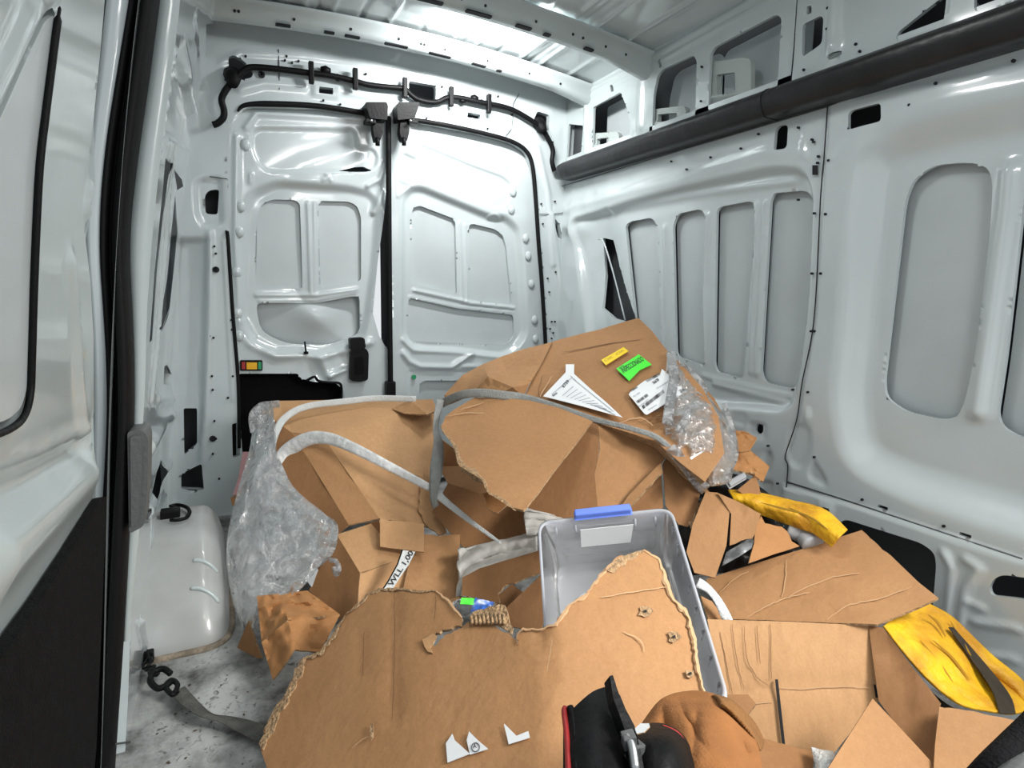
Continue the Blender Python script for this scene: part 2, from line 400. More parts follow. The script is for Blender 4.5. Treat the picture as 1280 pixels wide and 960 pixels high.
# ---- right wall: lower pressed panel, bay by bay
wr = struct('wall_right')
bay1 = rnd(uvR([(716, 276), (770, 258), (845, 238), (962, 212), (1003, 214), (1012, 245), (1006, 380), (995, 470), (984, 512), (880, 505), (740, 470)]), .05)
W1 = rnd(uvR([(773, 281), (779, 276), (806, 271), (813, 282), (818, 440), (790, 440)]), .025)
W2 = rnd(uvR([(832, 280), (838, 266), (866, 260), (872, 268), (872, 458), (836, 446)]), .03)
W3 = rnd(uvR([(886, 258), (933, 249), (932, 300), (920, 475), (886, 465), (883, 455)]), .03)
W4 = rnd(uvR([(953, 250), (957, 240), (999, 236), (1010, 253), (1008, 375), (997, 450), (985, 487), (946, 479), (941, 466)]), .03)
W5 = rnd(uvR([(1120, 250), (1130, 222), (1156, 204), (1200, 200), (1224, 206), (1230, 228), (1226, 305), (1210, 440), (1196, 502), (1186, 523), (1168, 526), (1120, 516), (1096, 498), (1094, 478)]), .04)
W6 = rnd(uvR([(1282, 200), (1272, 222), (1263, 305), (1247, 445), (1236, 519), (1241, 535), (1262, 548), (1330, 560), (1360, 420), (1360, 190)]), .04)
bay2 = rnd(uvR([(1056, 500), (1064, 430), (1080, 230), (1090, 196), (1118, 178), (1180, 163), (1290, 140), (1390, 118), (1390, 690), (1290, 652), (1130, 604), (1068, 572)]), .10, 6)
slotA = rnd(uvR([(969, 163), (974, 157), (985, 156), (984, 186), (968, 188)]), .012)
slotB = rnd(uvR([(1062, 142), (1067, 138), (1103, 129), (1105, 152), (1062, 163)]), .012)
low1 = rnd(uvR([(1049, 655), (1060, 648), (1156, 678), (1172, 690), (1174, 706), (1168, 775), (1100, 770), (1040, 700)]), .03)
low2 = rnd(uvR([(1240, 733), (1246, 722), (1257, 717), (1310, 724), (1330, 740), (1300, 752), (1280, 747), (1243, 743)]), .02)
sq1 = rnd(uvR([(1031, 632), (1042, 635), (1041, 643), (1030, 640)]), .006)
sl1 = uvR([(1099, 630), (1112, 634), (1111, 638), (1098, 634)]); sl2 = uvR([(1201, 664), (1216, 669), (1215, 673), (1200, 668)])
hl3 = rnd(uvR([(943, 532), (948, 529), (953, 533), (952, 542), (946, 543), (942, 540)]), .01)
# the torn opening behind the rear pillar
tear = uvR([(740, 296), (752, 299), (769, 345), (788, 405), (760, 398), (741, 385), (740, 345)])
fR = [('r', bay1, .040, .035), ('r', bay2, .048, .11),
      ('b', uvR([(876, 268), (869, 452)]), .012, .010), ('b', uvR([(822, 285), (826, 440)]), .010, .010),
      ('b', uvR([(938, 254), (929, 466)]), .010, .008), ('b', uvR([(947, 252), (936, 468)]), .010, .008),
      ('b', uvR([(1252, 212), (1248, 260), (1212, 516)]), .020, .021),
      ('b', uvR([(760, 263), (850, 243), (985, 224)]), .012, .014),
      ('b', uvR([(884, 480), (972, 503)]), .012, .010), ('b', uvR([(870, 470), (980, 497)]), .008, .007),
      ('b', uvR([(1006, 170), (1003, 182), (1006, 195), (1014, 200), (1019, 193)]), .005, .008),
      ('b', uvR([(1184, 690), (1194, 709), (1188, 776)]), .010, .009), ('b', uvR([(1212, 699), (1228, 709), (1210, 735), (1203, 790)]), .008, .010),
      ('b', uvR([(1222, 776), (1276, 784)]), .008, .008), ('b', uvR([(1235, 817), (1272, 822)]), .008, .008),
      ('b', uvR([(1215, 752), (1230, 758)]), .007, .008),
      ('r', rnd(uvR([(1020, 577), (1034, 602), (1032, 606), (1014, 599), (1013, 590)]), .01), .008, .014),
      ('r', rnd(uvR([(990, 530), (1012, 530), (1015, 560), (1003, 585), (988, 580), (984, 560)]), .03), .007, .02),
      ('r', rnd(uvR([(1006, 512), (1014, 510), (1014, 524), (1006, 526)]), .012), -.005, .01),
      ('r', rnd(uvR([(912, 512), (932, 516), (932, 532), (912, 528)]), .012), .004, .01),
      ('r', rnd(uvR([(936, 527), (958, 531), (956, 549), (935, 545)]), .012), .006, .012),
      ('r', rnd(uvR([(955, 566), (963, 563), (965, 575), (960, 592), (952, 588)]), .012), .008, .012),
      ('r', rnd(uvR([(950, 602), (966, 602), (966, 625), (950, 625)]), .012), .008, .012),
      ('r', rnd(uvR([(1027, 626), (1045, 631), (1044, 648), (1026, 643)]), .008), -.005, .010),
      ('r', uvR([(980, 606), (1060, 628), (1290, 703), (1390, 735), (1390, 1100), (980, 800)]), -.014, .012),
      ('r', uvR([(1037, 128), (1028, 250), (1020, 395), (1005, 480), (998, 526), (984, 570), (987, 586), (984, 605), (1060, 628), (1290, 703), (1390, 735), (1390, 60)]), -.006, .008),
      ('b', uvR([(706, 262), (760, 246), (845, 225), (960, 190), (1004, 190)]), .006, .02),
      ('b', uvR([(1050, 200), (1090, 150), (1180, 128), (1290, 104)]), .006, .03)]
dv = onX(745, 320, XR)[1:]; dv2 = onX(720, 285, XR)[1:]
def dents(P):
    y, z = P[:, 0], P[:, 1]
    D = .05*np.exp(-((y-dv[0])/.10)**2-((z-dv[1]+.05)/.22)**2)
    D += -.03*np.exp(-((y-dv2[0])/.07)**2-((z-dv2[1])/.06)**2)
    far = smooth((y-2.05)/.45)
    D += far*.016*np.array([abs(noise.noise(Vector((a*5, b*4, 3.1))))-.25 for a, b in P]) if len(P) > 50 else 0
    return D
sheet('lower_inner_panel', pos_right, .36, 2.70, -.02, 1.70, .0085, PAINT, wr, fR, [W1, W2, W3, W4, W5, W6, slotA, slotB, low1, low2, sq1, sl1, sl2, hl3, tear], rim=.012, extra=dents)
for i, q in enumerate((W1, W2, W3, W4)): plate('outer_panel', q, pos_right, .074, SKIN, wr, .004, 1.12)
for q in (W5, W6): plate('outer_panel', q, pos_right, .080, SKIN, wr, .004, 1.10)
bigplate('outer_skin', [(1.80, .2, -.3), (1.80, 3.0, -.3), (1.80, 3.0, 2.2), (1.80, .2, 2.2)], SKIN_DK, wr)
bigplate('front_wall_panel', [(XR, YF, -.05), (XR, .37, -.05), (XR, .37, 2.05), (XR, YF, 2.05)], PAINT, wr)
# upper side of the wall: openings with skin and brackets behind
pA = rnd(uvR([(742, 134), (776, 115), (787, 145), (789, 172), (740, 200)]), .012)
pB = rnd(uvR([(817, 118), (822, 94), (828, 87), (866, 69), (871, 75), (869, 146), (815, 170)]), .02)
pC = rnd(uvR([(885, 140), (888, 68), (893, 59), (970, 18), (977, 22), (972, 106), (968, 116)]), .02)
pD = rnd(uvR([(1004, 67), (1005, 31), (1028, 20), (1031, 24), (1029, 55), (1006, 71)]), .012)
pE = rnd(uvR([(1121, 48), (1125, 40), (1181, -4), (1185, -2), (1181, 30), (1124, 52)]), .012)
pF = rnd(uvR([(1219, 17), (1220, -12), (1300, -45), (1300, -10)]), .015)
pS = rnd(uvR([(711, 155), (729, 157), (726, 196), (708, 201)]), .01)
sA = uvR([(824, 75), (827, 74), (827, 84), (824, 85)]); sB = uvR([(764, 107), (767, 106), (767, 114), (764, 115)])
sC = rnd(uvR([(1038, 72), (1042, 68), (1054, 63), (1055, 68), (1040, 77)]), .012); sD = uvR([(1010, 9), (1016, 7), (1016, 17), (1010, 19)])
fU = [('b', uvR([(740, 112), (812, 74), (935, 4), (1010, -40)]), .012, .010), ('b', uvR([(735, 122), (812, 84), (940, 12), (1010, -28)]), .008, .008),
      ('b', uvR([(1045, 0), (1042, 58)]), .012, .018), ('b', uvR([(1045, 60), (1032, 90)]), .008, .02),
      ('b', uvR([(802, 100), (800, 160)]), .012, .02), ('b', uvR([(733, 125), (732, 200)]), .012, .014),
      ('r', uvR([(997, -40), (990, 110), (1400, 0), (1400, -200)]), -.006, .008)]
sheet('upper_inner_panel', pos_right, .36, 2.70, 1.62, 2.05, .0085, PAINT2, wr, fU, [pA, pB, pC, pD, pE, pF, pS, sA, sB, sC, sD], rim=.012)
for q in (pA, pB, pC, pD, pE, pF): plate('roof_side_skin', q, pos_right, .115, SKIN, wr, .004, 1.25)
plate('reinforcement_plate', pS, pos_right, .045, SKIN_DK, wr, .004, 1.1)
def bracket(q, hole, lip):
    Q = rnd(uvR(q), .012)
    lo = np.array(Q).min(0); hi = np.array(Q).max(0)
    o = sheet('seat_belt_bracket', lambda u, v, d: np.stack([XR+.018+d, u, v], 1), lo[0]-.01, hi[0]+.01, lo[1]-.01, hi[1]+.01, .006, PRIMER, wr,
              [('b', uvR(lip), .010, .008)], [rnd(uvR(hole), .008)], keep=Q, rim=.02)
bracket([(881, 76), (928, 71), (934, 74), (934, 122), (930, 128), (879, 140)], [(891, 92), (914, 89), (915, 116), (892, 118)], [(882, 122), (930, 114)])
bracket([(812, 136), (848, 131), (853, 134), (853, 153), (812, 166)], [(818, 142), (842, 140), (842, 150), (818, 152)], [(812, 155), (850, 148)])
bracket([(737, 166), (767, 164), (770, 168), (769, 181), (736, 196)], [(742, 173), (757, 171), (757, 179), (742, 181)], [(738, 183), (768, 177)])
bolts = [(1077, 65), (1037, 11), (1036, 37), (1007, 88), (1072, 56), (1068, 92), (1032, 94), (950, 168), (928, 186), (890, 197), (1017, 175), (1019, 178), (1172, 105), (1139, 132), (1269, 77), (1020, 267), (1034, 268), (1017, 342), (1028, 342), (1016, 414), (1020, 414), (1038, 201), (1025, 196), (1024, 204), (993, 487), (1012, 490), (1020, 571), (962, 557), (974, 604), (1080, 624), (1077, 641), (1182, 657), (1180, 676), (841, 202), (860, 212), (1220, 746), (1208, 688), (1175, 5), (1092, 98), (878, 127), (879, 84), (1000, 160), (1000, 250)]
plugs('bolt_hole', [(u, .0038) for u in uvR(bolts) if True], lambda u, v, d: np.stack([XR+d-.010, u, v], 1), HOLE, wr)
sqs = uvR([(1018, 207), (1024, 207), (1024, 219), (1018, 219)]); plate('slot', sqs, pos_right, -.006, HOLE, wr, .004)
for pl in ([(1037, 131), (1033, 190), (1028, 250), (1020, 398), (1005, 478), (998, 525), (984, 569), (987, 584), (983, 631)],):
    pp = [np.array([XR-.009, *uv]) for uv in uvR(pl)]
    tube('panel_seam', spline(pp, 60), .0020, HOLE, wr, 6)
tube('panel_seam', [np.array([XR-.005, *uv]) for uv in uvR([(998, 0), (994, 60), (990, 104)])], .0022, HOLE, wr, 6)
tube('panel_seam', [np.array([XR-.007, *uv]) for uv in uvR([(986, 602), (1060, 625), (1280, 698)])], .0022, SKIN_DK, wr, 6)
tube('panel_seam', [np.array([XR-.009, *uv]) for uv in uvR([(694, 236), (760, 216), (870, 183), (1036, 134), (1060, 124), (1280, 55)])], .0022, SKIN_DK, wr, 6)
tube('torn_metal_edge', spline([np.array([XR+.02, *uv]) for uv in uvR([(744, 299), (750, 302), (762, 340), (777, 400)])], 12), .004, PAINT, wr, 6)
# the padded rail along the wall
X0 = 1.555
rt = [onX(*p, X0) for p in [(692, 209), (985, 102), (1280, -6)]]; rb = [onX(*p, X0+.03) for p in [(694, 227), (985, 138), (1280, 48)]]
zt = np.mean([p[2] for p in rt[1:]]); zb = np.mean([p[2] for p in rb[1:]])
prof = rnd([(X0+.02, zb), (X0, zb+.04), (X0, zt-.01), (X0+.03, zt+.012), (X0+.12, zt+.012), (X0+.12, zb)], .016, 4)
rail = thing('padded_rail', 'long black padded rail running along the upper right wall', 'rail', (X0+.05, 1.6, zt))
V = []; Fc = []; ys = [-.4]+list(np.linspace(.5, 2.60, 40))+[2.63, 2.645]; npf = len(prof); pc = prof.mean(0)
for i, y in enumerate(ys):
    s = 1.0 if y < 2.62 else (.93 if y < 2.64 else .78)
    for q in prof:
        e = pc+(q-pc)*s; V.append((e[0], y, e[1]))
for i in range(len(ys)-1):
    for j in range(npf): Fc.append((i*npf+j, i*npf+(j+1) % npf, (i+1)*npf+(j+1) % npf, (i+1)*npf+j))
Fc += [tuple(range(npf)), tuple(range((len(ys)-1)*npf, len(ys)*npf))[::-1]]
addmesh('foam_cover', V, Fc, RAILM, rail)
yj = onX(950, 132, X0)[1]
tube('cover_joint', [(p[0]-.001 if p[0] < X0+.06 else p[0], yj, p[1]) for p in pc+(prof-pc)*1.01], .0015, HOLE, rail, 5, closed=True)

# ---- roof
ce = struct('ceiling')
XC = .74
def ZC(x): return 2.06-.06*((x-XC)/.92)**2
def pos_roof(u, v, d): return np.stack([u, v, ZC(u)+d], 1)
fC = []
for x in (.12, .34, .44, .66, .94, 1.04, 1.26, 1.36, 1.52):
    fC.append(('b', [(x, -.6), (x, 2.62)], .006, .008))
for x in (.23, .39, .55, .80, .99, 1.15, 1.31): fC.append(('b', [(x, -.6), (x, 2.62)], -.005, .009))
sheet('roof_skin', pos_roof, -.03, 1.72, .35, 2.75, .008, PAINT, ce, fC, rim=0, extra=lambda P: .004*np.sin(7*P[:, 0]+3*P[:, 1])*np.sin(5*P[:, 1]))
bigplate('front_roof_skin', [(-.2, YF, 2.04), (1.75, YF, 2.04), (1.75, .36, 2.04), (-.2, .36, 2.04)], PAINT, ce)
def bow(ytop, w, drop, slots, dots, name='roof_bow', xr=1.66, xl=.0, notch=()):
    """a pressed cross-member: front web, lower flange, return lip"""
    xs = np.linspace(xl, xr, 90); prof = [(0, .002), (.002, -.012), (.012, -.016), (.018, -drop*.72), (.030, -drop*.92), (.042, -drop), (w*.55, -drop), (w*.62, -drop+.012), (w*.80, -drop+.014), (w, -.006)]
    V = []; Fc = []
    for x in xs:
        k = 1+.35*max(0, (abs(x-XC)-.72)/.2)
        for (a, z) in prof: V.append((x, ytop+a, ZC(x)-.012+z*k))
    n = len(prof)
    for i in range(len(xs)-1):
        for j in range(n-1): Fc.append((i*n+j, (i+1)*n+j, (i+1)*n+j+1, i*n+j+1))
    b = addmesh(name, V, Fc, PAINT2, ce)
    def pf(u, v, d): return np.stack([u, ytop+v, ZC(u)-.012-drop+d], 1)
    for (x0, x1) in slots:
        plate('slot', rnd([(x0, .016), (x1, .016), (x1, .040), (x0, .040)], .006), pf, -.0005, HOLE, b, .004)
    def pw(u, v, d): return np.stack([u, ytop+.0155-v*.06+d, ZC(u)-.012-.03+v], 1)
    plugs('bolt_hole', [((x, z), .005) for x, z in dots], pw, HOLE, b)
    return b
def xat(px, py, y): return onY(px, py, y)[0]
yb1, yb2 = 2.46, 2.02
bow(yb1, .13, .060, [(xat(a, b, yb1), xat(c, d, yb1)) for a, b, c, d in [(346, 51, 365, 52), (407, 55, 420, 56), (433, 56, 452, 60), (483, 66, 512, 70), (539, 77, 566, 82), (593, 88, 610, 92), (624, 98, 630, 99)]],
    [(xat(x, 45, yb1), -.01) for x in (295, 300, 369, 440, 500, 528, 532, 558, 612, 665, 705)])
bow(yb2, .12, .070, [(xat(a, b, yb2), xat(c, d, yb2)) for a, b, c, d in [(522, 6, 557, 15), (586, 20, 618, 30), (649, 38, 668, 44), (684, 50, 692, 52), (735, 65, 746, 69)]],
    [(xat(x, 20, yb2), -.015) for x in (574, 579, 609, 673, 720, 733, 762, 788)])
bow(.55, .12, .070, [], [])

# ---- back wall: header, pillars and the frame round the doors
wb = struct('wall_back')
opening = rnd(uvB([(286, 300), (283, 182), (290, 148), (308, 133), (400, 135), (470, 145), (520, 152), (600, 167), (640, 178), (658, 190), (668, 216), (675, 300), (684, 430), (692, 640), (308, 640), (298, 490)]), .03)
hB = [opening,
      rnd(uvB([(285, 72), (292, 69), (305, 76), (317, 90), (315, 97), (300, 100), (288, 98)]), .015),
      rnd(uvB([(511, 101), (545, 107), (545, 127), (527, 126), (511, 118)]), .01),
      rnd(uvB([(672, 139), (687, 144), (686, 164), (670, 158), (667, 150)]), .012),
      uvB([(399, 109), (416, 111), (416, 119), (398, 117)]), uvB([(584, 141), (600, 144), (599, 150), (583, 147)]),
      rnd(uvB([(256, 243), (262, 237), (274, 236), (272, 268), (257, 267)]), .012),
      rnd(uvB([(694, 273), (699, 280), (704, 300), (698, 297), (694, 285)]), .006),
      rnd(uvB([(229, 512), (246, 512), (246, 557), (230, 571)]), .008), rnd(uvB([(226, 595), (252, 580), (255, 612), (226, 614)]), .008),
      rnd(uvB([(290, 530), (299, 528), (300, 570), (291, 572)]), .005)]
fB = [('b', uvB([(276, 78), (300, 66), (380, 70), (460, 80), (540, 95), (620, 115), (690, 138)]), .006, .010),
      ('b', uvB([(300, 112), (330, 104), (380, 108)]), .010, .014), ('b', uvB([(424, 114), (480, 124), (575, 142)]), .010, .014), ('b', uvB([(604, 150), (640, 160), (672, 185), (685, 240), (692, 330)]), .010, .014),
      ('r', rnd(uvB([(390, 105), (425, 109), (424, 124), (390, 120)]), .01), -.010, .012), ('r', rnd(uvB([(578, 136), (606, 142), (604, 156), (578, 151)]), .01), -.010, .012),
      ('r', rnd(uvB([(244, 230), (252, 224), (276, 222), (278, 280), (255, 284), (246, 268)]), .02), .012, .02),
      ('b', uvB([(262, 290), (262, 400), (258, 520), (250, 580)]), .012, .010), ('b', uvB([(280, 300), (286, 400), (292, 500)]), .006, .006),
      ('r', uvB([(215, 300), (258, 300), (254, 430), (250, 590), (215, 640)]), .03, .03),
      ('b', uvB([(690, 268), (700, 350), (712, 440)]), .012, .010), ('b', uvB([(704, 300), (716, 440)]), -.012, .010)]
sheet('door_frame_panel', pos_back, -.26, 1.72, -.02, 2.08, .0095, PAINT, wb, fB, hB, rim=.03)
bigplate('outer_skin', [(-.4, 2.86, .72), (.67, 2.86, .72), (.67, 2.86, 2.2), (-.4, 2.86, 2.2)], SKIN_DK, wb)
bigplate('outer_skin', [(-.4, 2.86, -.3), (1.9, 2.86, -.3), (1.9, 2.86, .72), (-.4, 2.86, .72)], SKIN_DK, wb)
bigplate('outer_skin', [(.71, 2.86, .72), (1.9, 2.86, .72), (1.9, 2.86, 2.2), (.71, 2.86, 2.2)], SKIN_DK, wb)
bd = [(307, 71), (332, 84), (327, 94), (282, 100), (369, 38), (365, 79), (373, 77), (358, 71), (356, 76), (457, 93), (552, 109), (622, 121), (639, 144), (425, 131), (404, 126), (533, 148), (609, 161), (672, 165), (690, 178), (668, 155), (676, 255), (693, 252), (678, 280), (684, 348), (686, 365), (689, 402), (693, 402), (687, 411), (691, 416), (689, 423), (694, 340), (702, 349), (705, 404), (707, 410), (268, 308), (270, 317), (269, 336), (267, 422), (265, 470), (266, 487), (268, 526), (262, 420), (270, 548), (266, 567), (274, 598), (290, 412), (291, 470), (285, 497), (289, 400)]
plugs('bolt_hole', [(u, .0045) for u in uvB(bd)], lambda u, v, d: np.stack([u, YB-.008+d, v], 1), HOLE, wb)
bigs = uvB([(327, 94), (270, 337), (266, 548)]); plugs('access_hole', [(u, .013) for u in bigs], lambda u, v, d: np.stack([u, YB-.008+d, v], 1), HOLE, wb)
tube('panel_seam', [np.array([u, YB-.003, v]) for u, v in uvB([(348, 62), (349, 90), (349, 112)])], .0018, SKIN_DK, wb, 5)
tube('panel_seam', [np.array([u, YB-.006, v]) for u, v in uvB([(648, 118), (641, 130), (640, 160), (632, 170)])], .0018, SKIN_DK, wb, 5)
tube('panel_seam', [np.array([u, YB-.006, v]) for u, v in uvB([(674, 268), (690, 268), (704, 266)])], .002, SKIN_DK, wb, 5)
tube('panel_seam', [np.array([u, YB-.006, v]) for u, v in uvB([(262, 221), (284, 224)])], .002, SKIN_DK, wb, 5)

# ---- rear doors
def bump_row(pts, parent):
    for p in pts:
        u, v = uvD([p])[0]
        V = []; Fc = []; nu_, nv_ = 8, 5
        for i in range(nv_):
            a = i/(nv_-1)*math.pi/2
            for j in range(nu_):
                t = 2*math.pi*j/nu_; V.append((u+.020*math.cos(a)*math.cos(t), YD-.002-.012*math.sin(a), v+.026*math.cos(a)*math.sin(t)))
        for i in range(nv_-1):
            for j in range(nu_): Fc.append((i*nu_+j, i*nu_+(j+1) % nu_, (i+1)*nu_+(j+1) % nu_, (i+1)*nu_+j))
        addmesh('buffer_bump', V, Fc, PAINT, parent)
d1 = struct('door_1')
LT = rnd(uvD([(315, 165), (324, 160), (440, 162), (445, 167), (447, 184), (467, 186), (472, 195), (470, 208), (459, 214), (335, 214), (322, 202), (315, 184)]), .02)
LB = rnd(uvD([(306, 262), (316, 242), (345, 229), (440, 236), (466, 243), (474, 262), (469, 330), (459, 400), (452, 425), (400, 442), (345, 440), (318, 432), (302, 415)]), .05)
LWl = rnd(uvD([(320, 361), (322, 268), (326, 256), (340, 248), (370, 249), (376, 254), (379, 345), (379, 361)]), .02)
LWr = rnd(uvD([(399, 256), (402, 250), (438, 251), (448, 256), (453, 270), (453, 351), (402, 361)]), .02)
LWb = rnd(uvD([(321, 379), (398, 379), (439, 371), (451, 370), (452, 411), (447, 420), (412, 432), (364, 431), (341, 423), (326, 412), (322, 392)]), .03)
Lkeep = uvD([(281, 125), (400, 129), (470, 140), (487, 143), (487, 180), (485, 232), (481, 262), (472, 330), (466, 392), (474, 420), (481, 432), (487, 440), (489, 660), (296, 660), (295, 490), (284, 300)])
tearL = uvD([(424, 213), (445, 208), (455, 207.5), (466, 213), (460, 214), (440, 214.5)])
c0 = uvD([(478, 235)])[0]; c1 = uvD([(392, 395)])[0]; c2 = uvD([(400, 465)])[0]
fD1 = [('r', LT, .014, .014), ('r', LB, .028, .045),
       ('b', uvD([(321, 369), (383, 369), (400, 369), (446, 362)]), .008, .008), ('b', uvD([(324, 376), (396, 375), (446, 366)]), .005, .005),
       ('b', uvD([(386, 254), (390, 365)]), .008, .007), ('b', uvD([(394, 254), (395, 365)]), .006, .006),
       ('b', uvD([(302, 405), (316, 428), (345, 444), (382, 441), (399, 447), (411, 470)]), .018, .022), ('b', uvD([(400, 447), (440, 436), (462, 428)]), .012, .018),
       ('b', uvD([(307, 160), (320, 142), (470, 150)]), .010, .010), ('b', uvD([(296, 170), (294, 300), (300, 400)]), .010, .012),
       ('b', uvD([(313, 218), (313, 228)]), .006, .006), ('b', uvD([(404, 225), (412, 221), (408, 218), (414, 226)]), .008, .006),
       ('b', uvD([(460, 232), (475, 224), (482, 205)]), .015, .010), ('b', uvD([(468, 265), (478, 240)]), .018, .012),
       ('b', uvD([(412, 470), (432, 462)]), .015, .012), ('b', uvD([(446, 186), (380, 206), (330, 240)]), -.006, .05),
       ('g', c0[0], c0[1], .10, .07, .02), ('g', c2[0], c2[1], .05, .05, .02)]
def kink(P):      # the buckled lower half: two creased facets
    u, v = P[:, 0], P[:, 1]
    a = np.abs((u-c1[0])-.6*(c1[1]-v)); return .015*np.exp(-(a/.07))*smooth((1.28-v)/.2)*smooth((v-.55)/.2)
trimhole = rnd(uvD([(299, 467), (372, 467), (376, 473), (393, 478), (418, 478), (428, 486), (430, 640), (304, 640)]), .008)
sheet('inner_panel', pos_door, .0, .80, .03, 1.82, .0068, PAINT, d1, fD1, [LWl, LWr, LWb, tearL, trimhole], keep=Lkeep, rim=.015, extra=kink)
sk = lambda P: .010*np.sin(9*P[:, 0]+2)*np.cos(7*P[:, 1])
plate('outer_panel', LWl, pos_door, .050, SKIN, d1, .004, 1.12); plate('outer_panel', LWr, pos_door, .050, SKIN, d1, .004, 1.12)
lb = np.array(LWb)
def creased(P):
    u, v = P[:, 0], P[:, 1]; w = (u-c1[0])*.8+(v-c1[1])
    return -.030*np.exp(-((u-c1[0]-.02)/.10)**2-((v-c1[1])/.08)**2)+.012*np.abs(w)/.1
sheet('outer_panel', lambda u, v, d: pos_door(u, v, d+.055), lb[:, 0].min()-.02, lb[:, 0].max()+.02, lb[:, 1].min()-.02, lb[:, 1].max()+.02, .012, SKIN, d1, rim=0, extra=creased)
plate('dark_opening_sheet', trimhole, pos_door, .09, BLACKM, d1, .004, 1.15)  # black sheet behind the opening, standing in for its darkness
bump_row([(307, 181), (301, 258), (299, 290), (296, 340), (297, 392), (299, 420)], d1)
# parts on the left door
ind = thing('lock_indicator', 'small black framed indicator in red amber and green on the left rear door', 'indicator', onY(314, 456, YD))
plate('frame', rnd(uvD([(300, 450), (328, 450), (328, 463), (300, 463)]), .006), pos_door, 0, BLACK, ind, .012)
plate('red_lens', uvD([(302, 452), (306.5, 452), (306.5, 461), (302, 461)]), pos_door, -.012, RED, ind, .004)
plate('amber_lens', uvD([(308, 452.5), (321, 452.5), (321, 461), (308, 461)]), pos_door, -.012, AMB, ind, .006)
plate('green_lens', uvD([(322.5, 452), (326.5, 452), (326.5, 461), (322.5, 461)]), pos_door, -.012, GRN, ind, .004)
han = thing('pull_handle', 'black plastic pull handle on the dented left rear door', 'handle', onY(446, 450, YD))
plate('upper_pad', rnd(uvD([(435, 422), (453, 421), (455, 434), (436, 437)]), .012), pos_door, .0, BLACK, han, .045)
plate('grip', rnd(uvD([(437, 437), (455, 434), (459, 440), (458, 474), (449, 476), (436, 475)]), .014), pos_door, .0, BLACK, han, .035)
plate('finger_recess', rnd(uvD([(441, 446), (452, 444), (453, 466), (441, 468)]), .008), pos_door, -.035, BLACKM, han, .003)
pin = thing('lock_pin', 'thin black lock pin standing on the left rear door', 'pin', onY(382, 440, YD))
tube('shaft', [onY(381, 427, YD-.02), onY(382.5, 441, YD-.02)], .004, BLACK, pin); box('base', onY(382.5, 441, YD-.015), .02, .015, .012, BLACK, pin)
cb = thing('loose_cable', 'loose black cable looping out of the left rear door bottom', 'cable', onY(410, 480, YD))
tube('wire', spline([onY(383, 476, YD-.03), onY(393, 471, YD-.04), onY(398, 476, YD-.03), onY(410, 478, YD-.03), onY(424, 479, YD-.03), onY(427, 487, YD-.02), onY(426, 503, YD)], 30), .006, BLACK, cb)

d2 = struct('door_2')
RT = rnd(uvD([(502, 199), (503, 193), (507, 192), (519, 198), (523, 196), (524, 182), (528, 181), (593, 208), (629, 221), (639, 230), (638, 248), (629, 258), (618, 259), (608, 256), (516, 219), (505, 212)]), .02)
RB = rnd(uvD([(505, 257), (507, 245), (516, 236), (529, 236), (611, 270), (633, 272), (648, 287), (653, 330), (657, 418), (645, 436), (628, 445), (592, 441), (570, 438), (517, 435), (504, 420)]), .035)
RWl = rnd(uvD([(517, 265), (519, 259), (527, 256), (569, 272), (572, 278), (574, 366), (571, 368), (516, 354)]), .014)
RWr = rnd(uvD([(589, 281), (594, 279), (622, 286), (632, 294), (636, 308), (643, 381), (600, 377), (591, 373)]), .014)
RWb = rnd(uvD([(513, 375), (516, 373), (574, 386), (645, 394), (646, 420), (640, 428), (628, 432), (592, 431), (517, 428), (511, 420)]), .02)
RL = rnd(uvD([(524, 499), (525, 480), (531, 476), (640, 476), (640, 560), (526, 560)]), .02)
c3 = uvD([(540, 425)])[0]
fD2 = [('r', RT, .012, .012), ('r', RB, .030, .040),
       ('b', uvD([(535, 170), (575, 186), (633, 209)]), .007, .008), ('b', uvD([(496, 223), (515, 232), (497, 246), (496, 225)]), .006, .005),
       ('b', uvD([(577, 277), (580, 375)]), .007, .006), ('b', uvD([(584, 280), (587, 376)]), .007, .006),
       ('b', uvD([(520, 363), (575, 375), (590, 379), (645, 385)]), .009, .007), ('b', uvD([(514, 371), (575, 384), (645, 391)]), .004, .005),
       ('b', uvD([(505, 425), (517, 437), (570, 439), (592, 442), (640, 447)]), .012, .012),
       ('b', uvD([(504, 442), (512, 452), (525, 458), (564, 459), (590, 442)]), .014, .012), ('b', uvD([(578, 458), (600, 458)]), .008, .012),
       ('g', c3[0], c3[1], .08, .03, -.012), ('b', uvD([(612, 271), (618, 268), (626, 273)]), .008, .008),
       ('r', rnd(uvD([(511, 463), (660, 463), (660, 560), (511, 560)]), .01), .005, .010)]
Rkeep = uvD([(489, 143), (520, 146), (600, 160), (645, 172), (665, 186), (675, 215), (682, 300), (690, 430), (698, 660), (490, 660)])
sheet('inner_panel', pos_door, .68, 1.66, .03, 1.82, .0068, PAINT, d2, fD2, [RWl, RWr, RWb, RL], keep=Rkeep, rim=.015)
for q in (RWl, RWr, RWb): plate('outer_panel', q, pos_door, .052, SKIN, d2, .004, 1.08)
plate('outer_panel', RL, pos_door, .03, SKIN, d2, .004, 1.1)
bump_row([(657, 298), (660, 320), (664, 355), (668, 400), (669, 424), (641, 240), (639, 262)], d2)
plugs('green_plug', [(uvD([(517, 471)])[0], .012)], lambda u, v, d: np.stack([u, YD-.008+d, v], 1), GRN, d2)
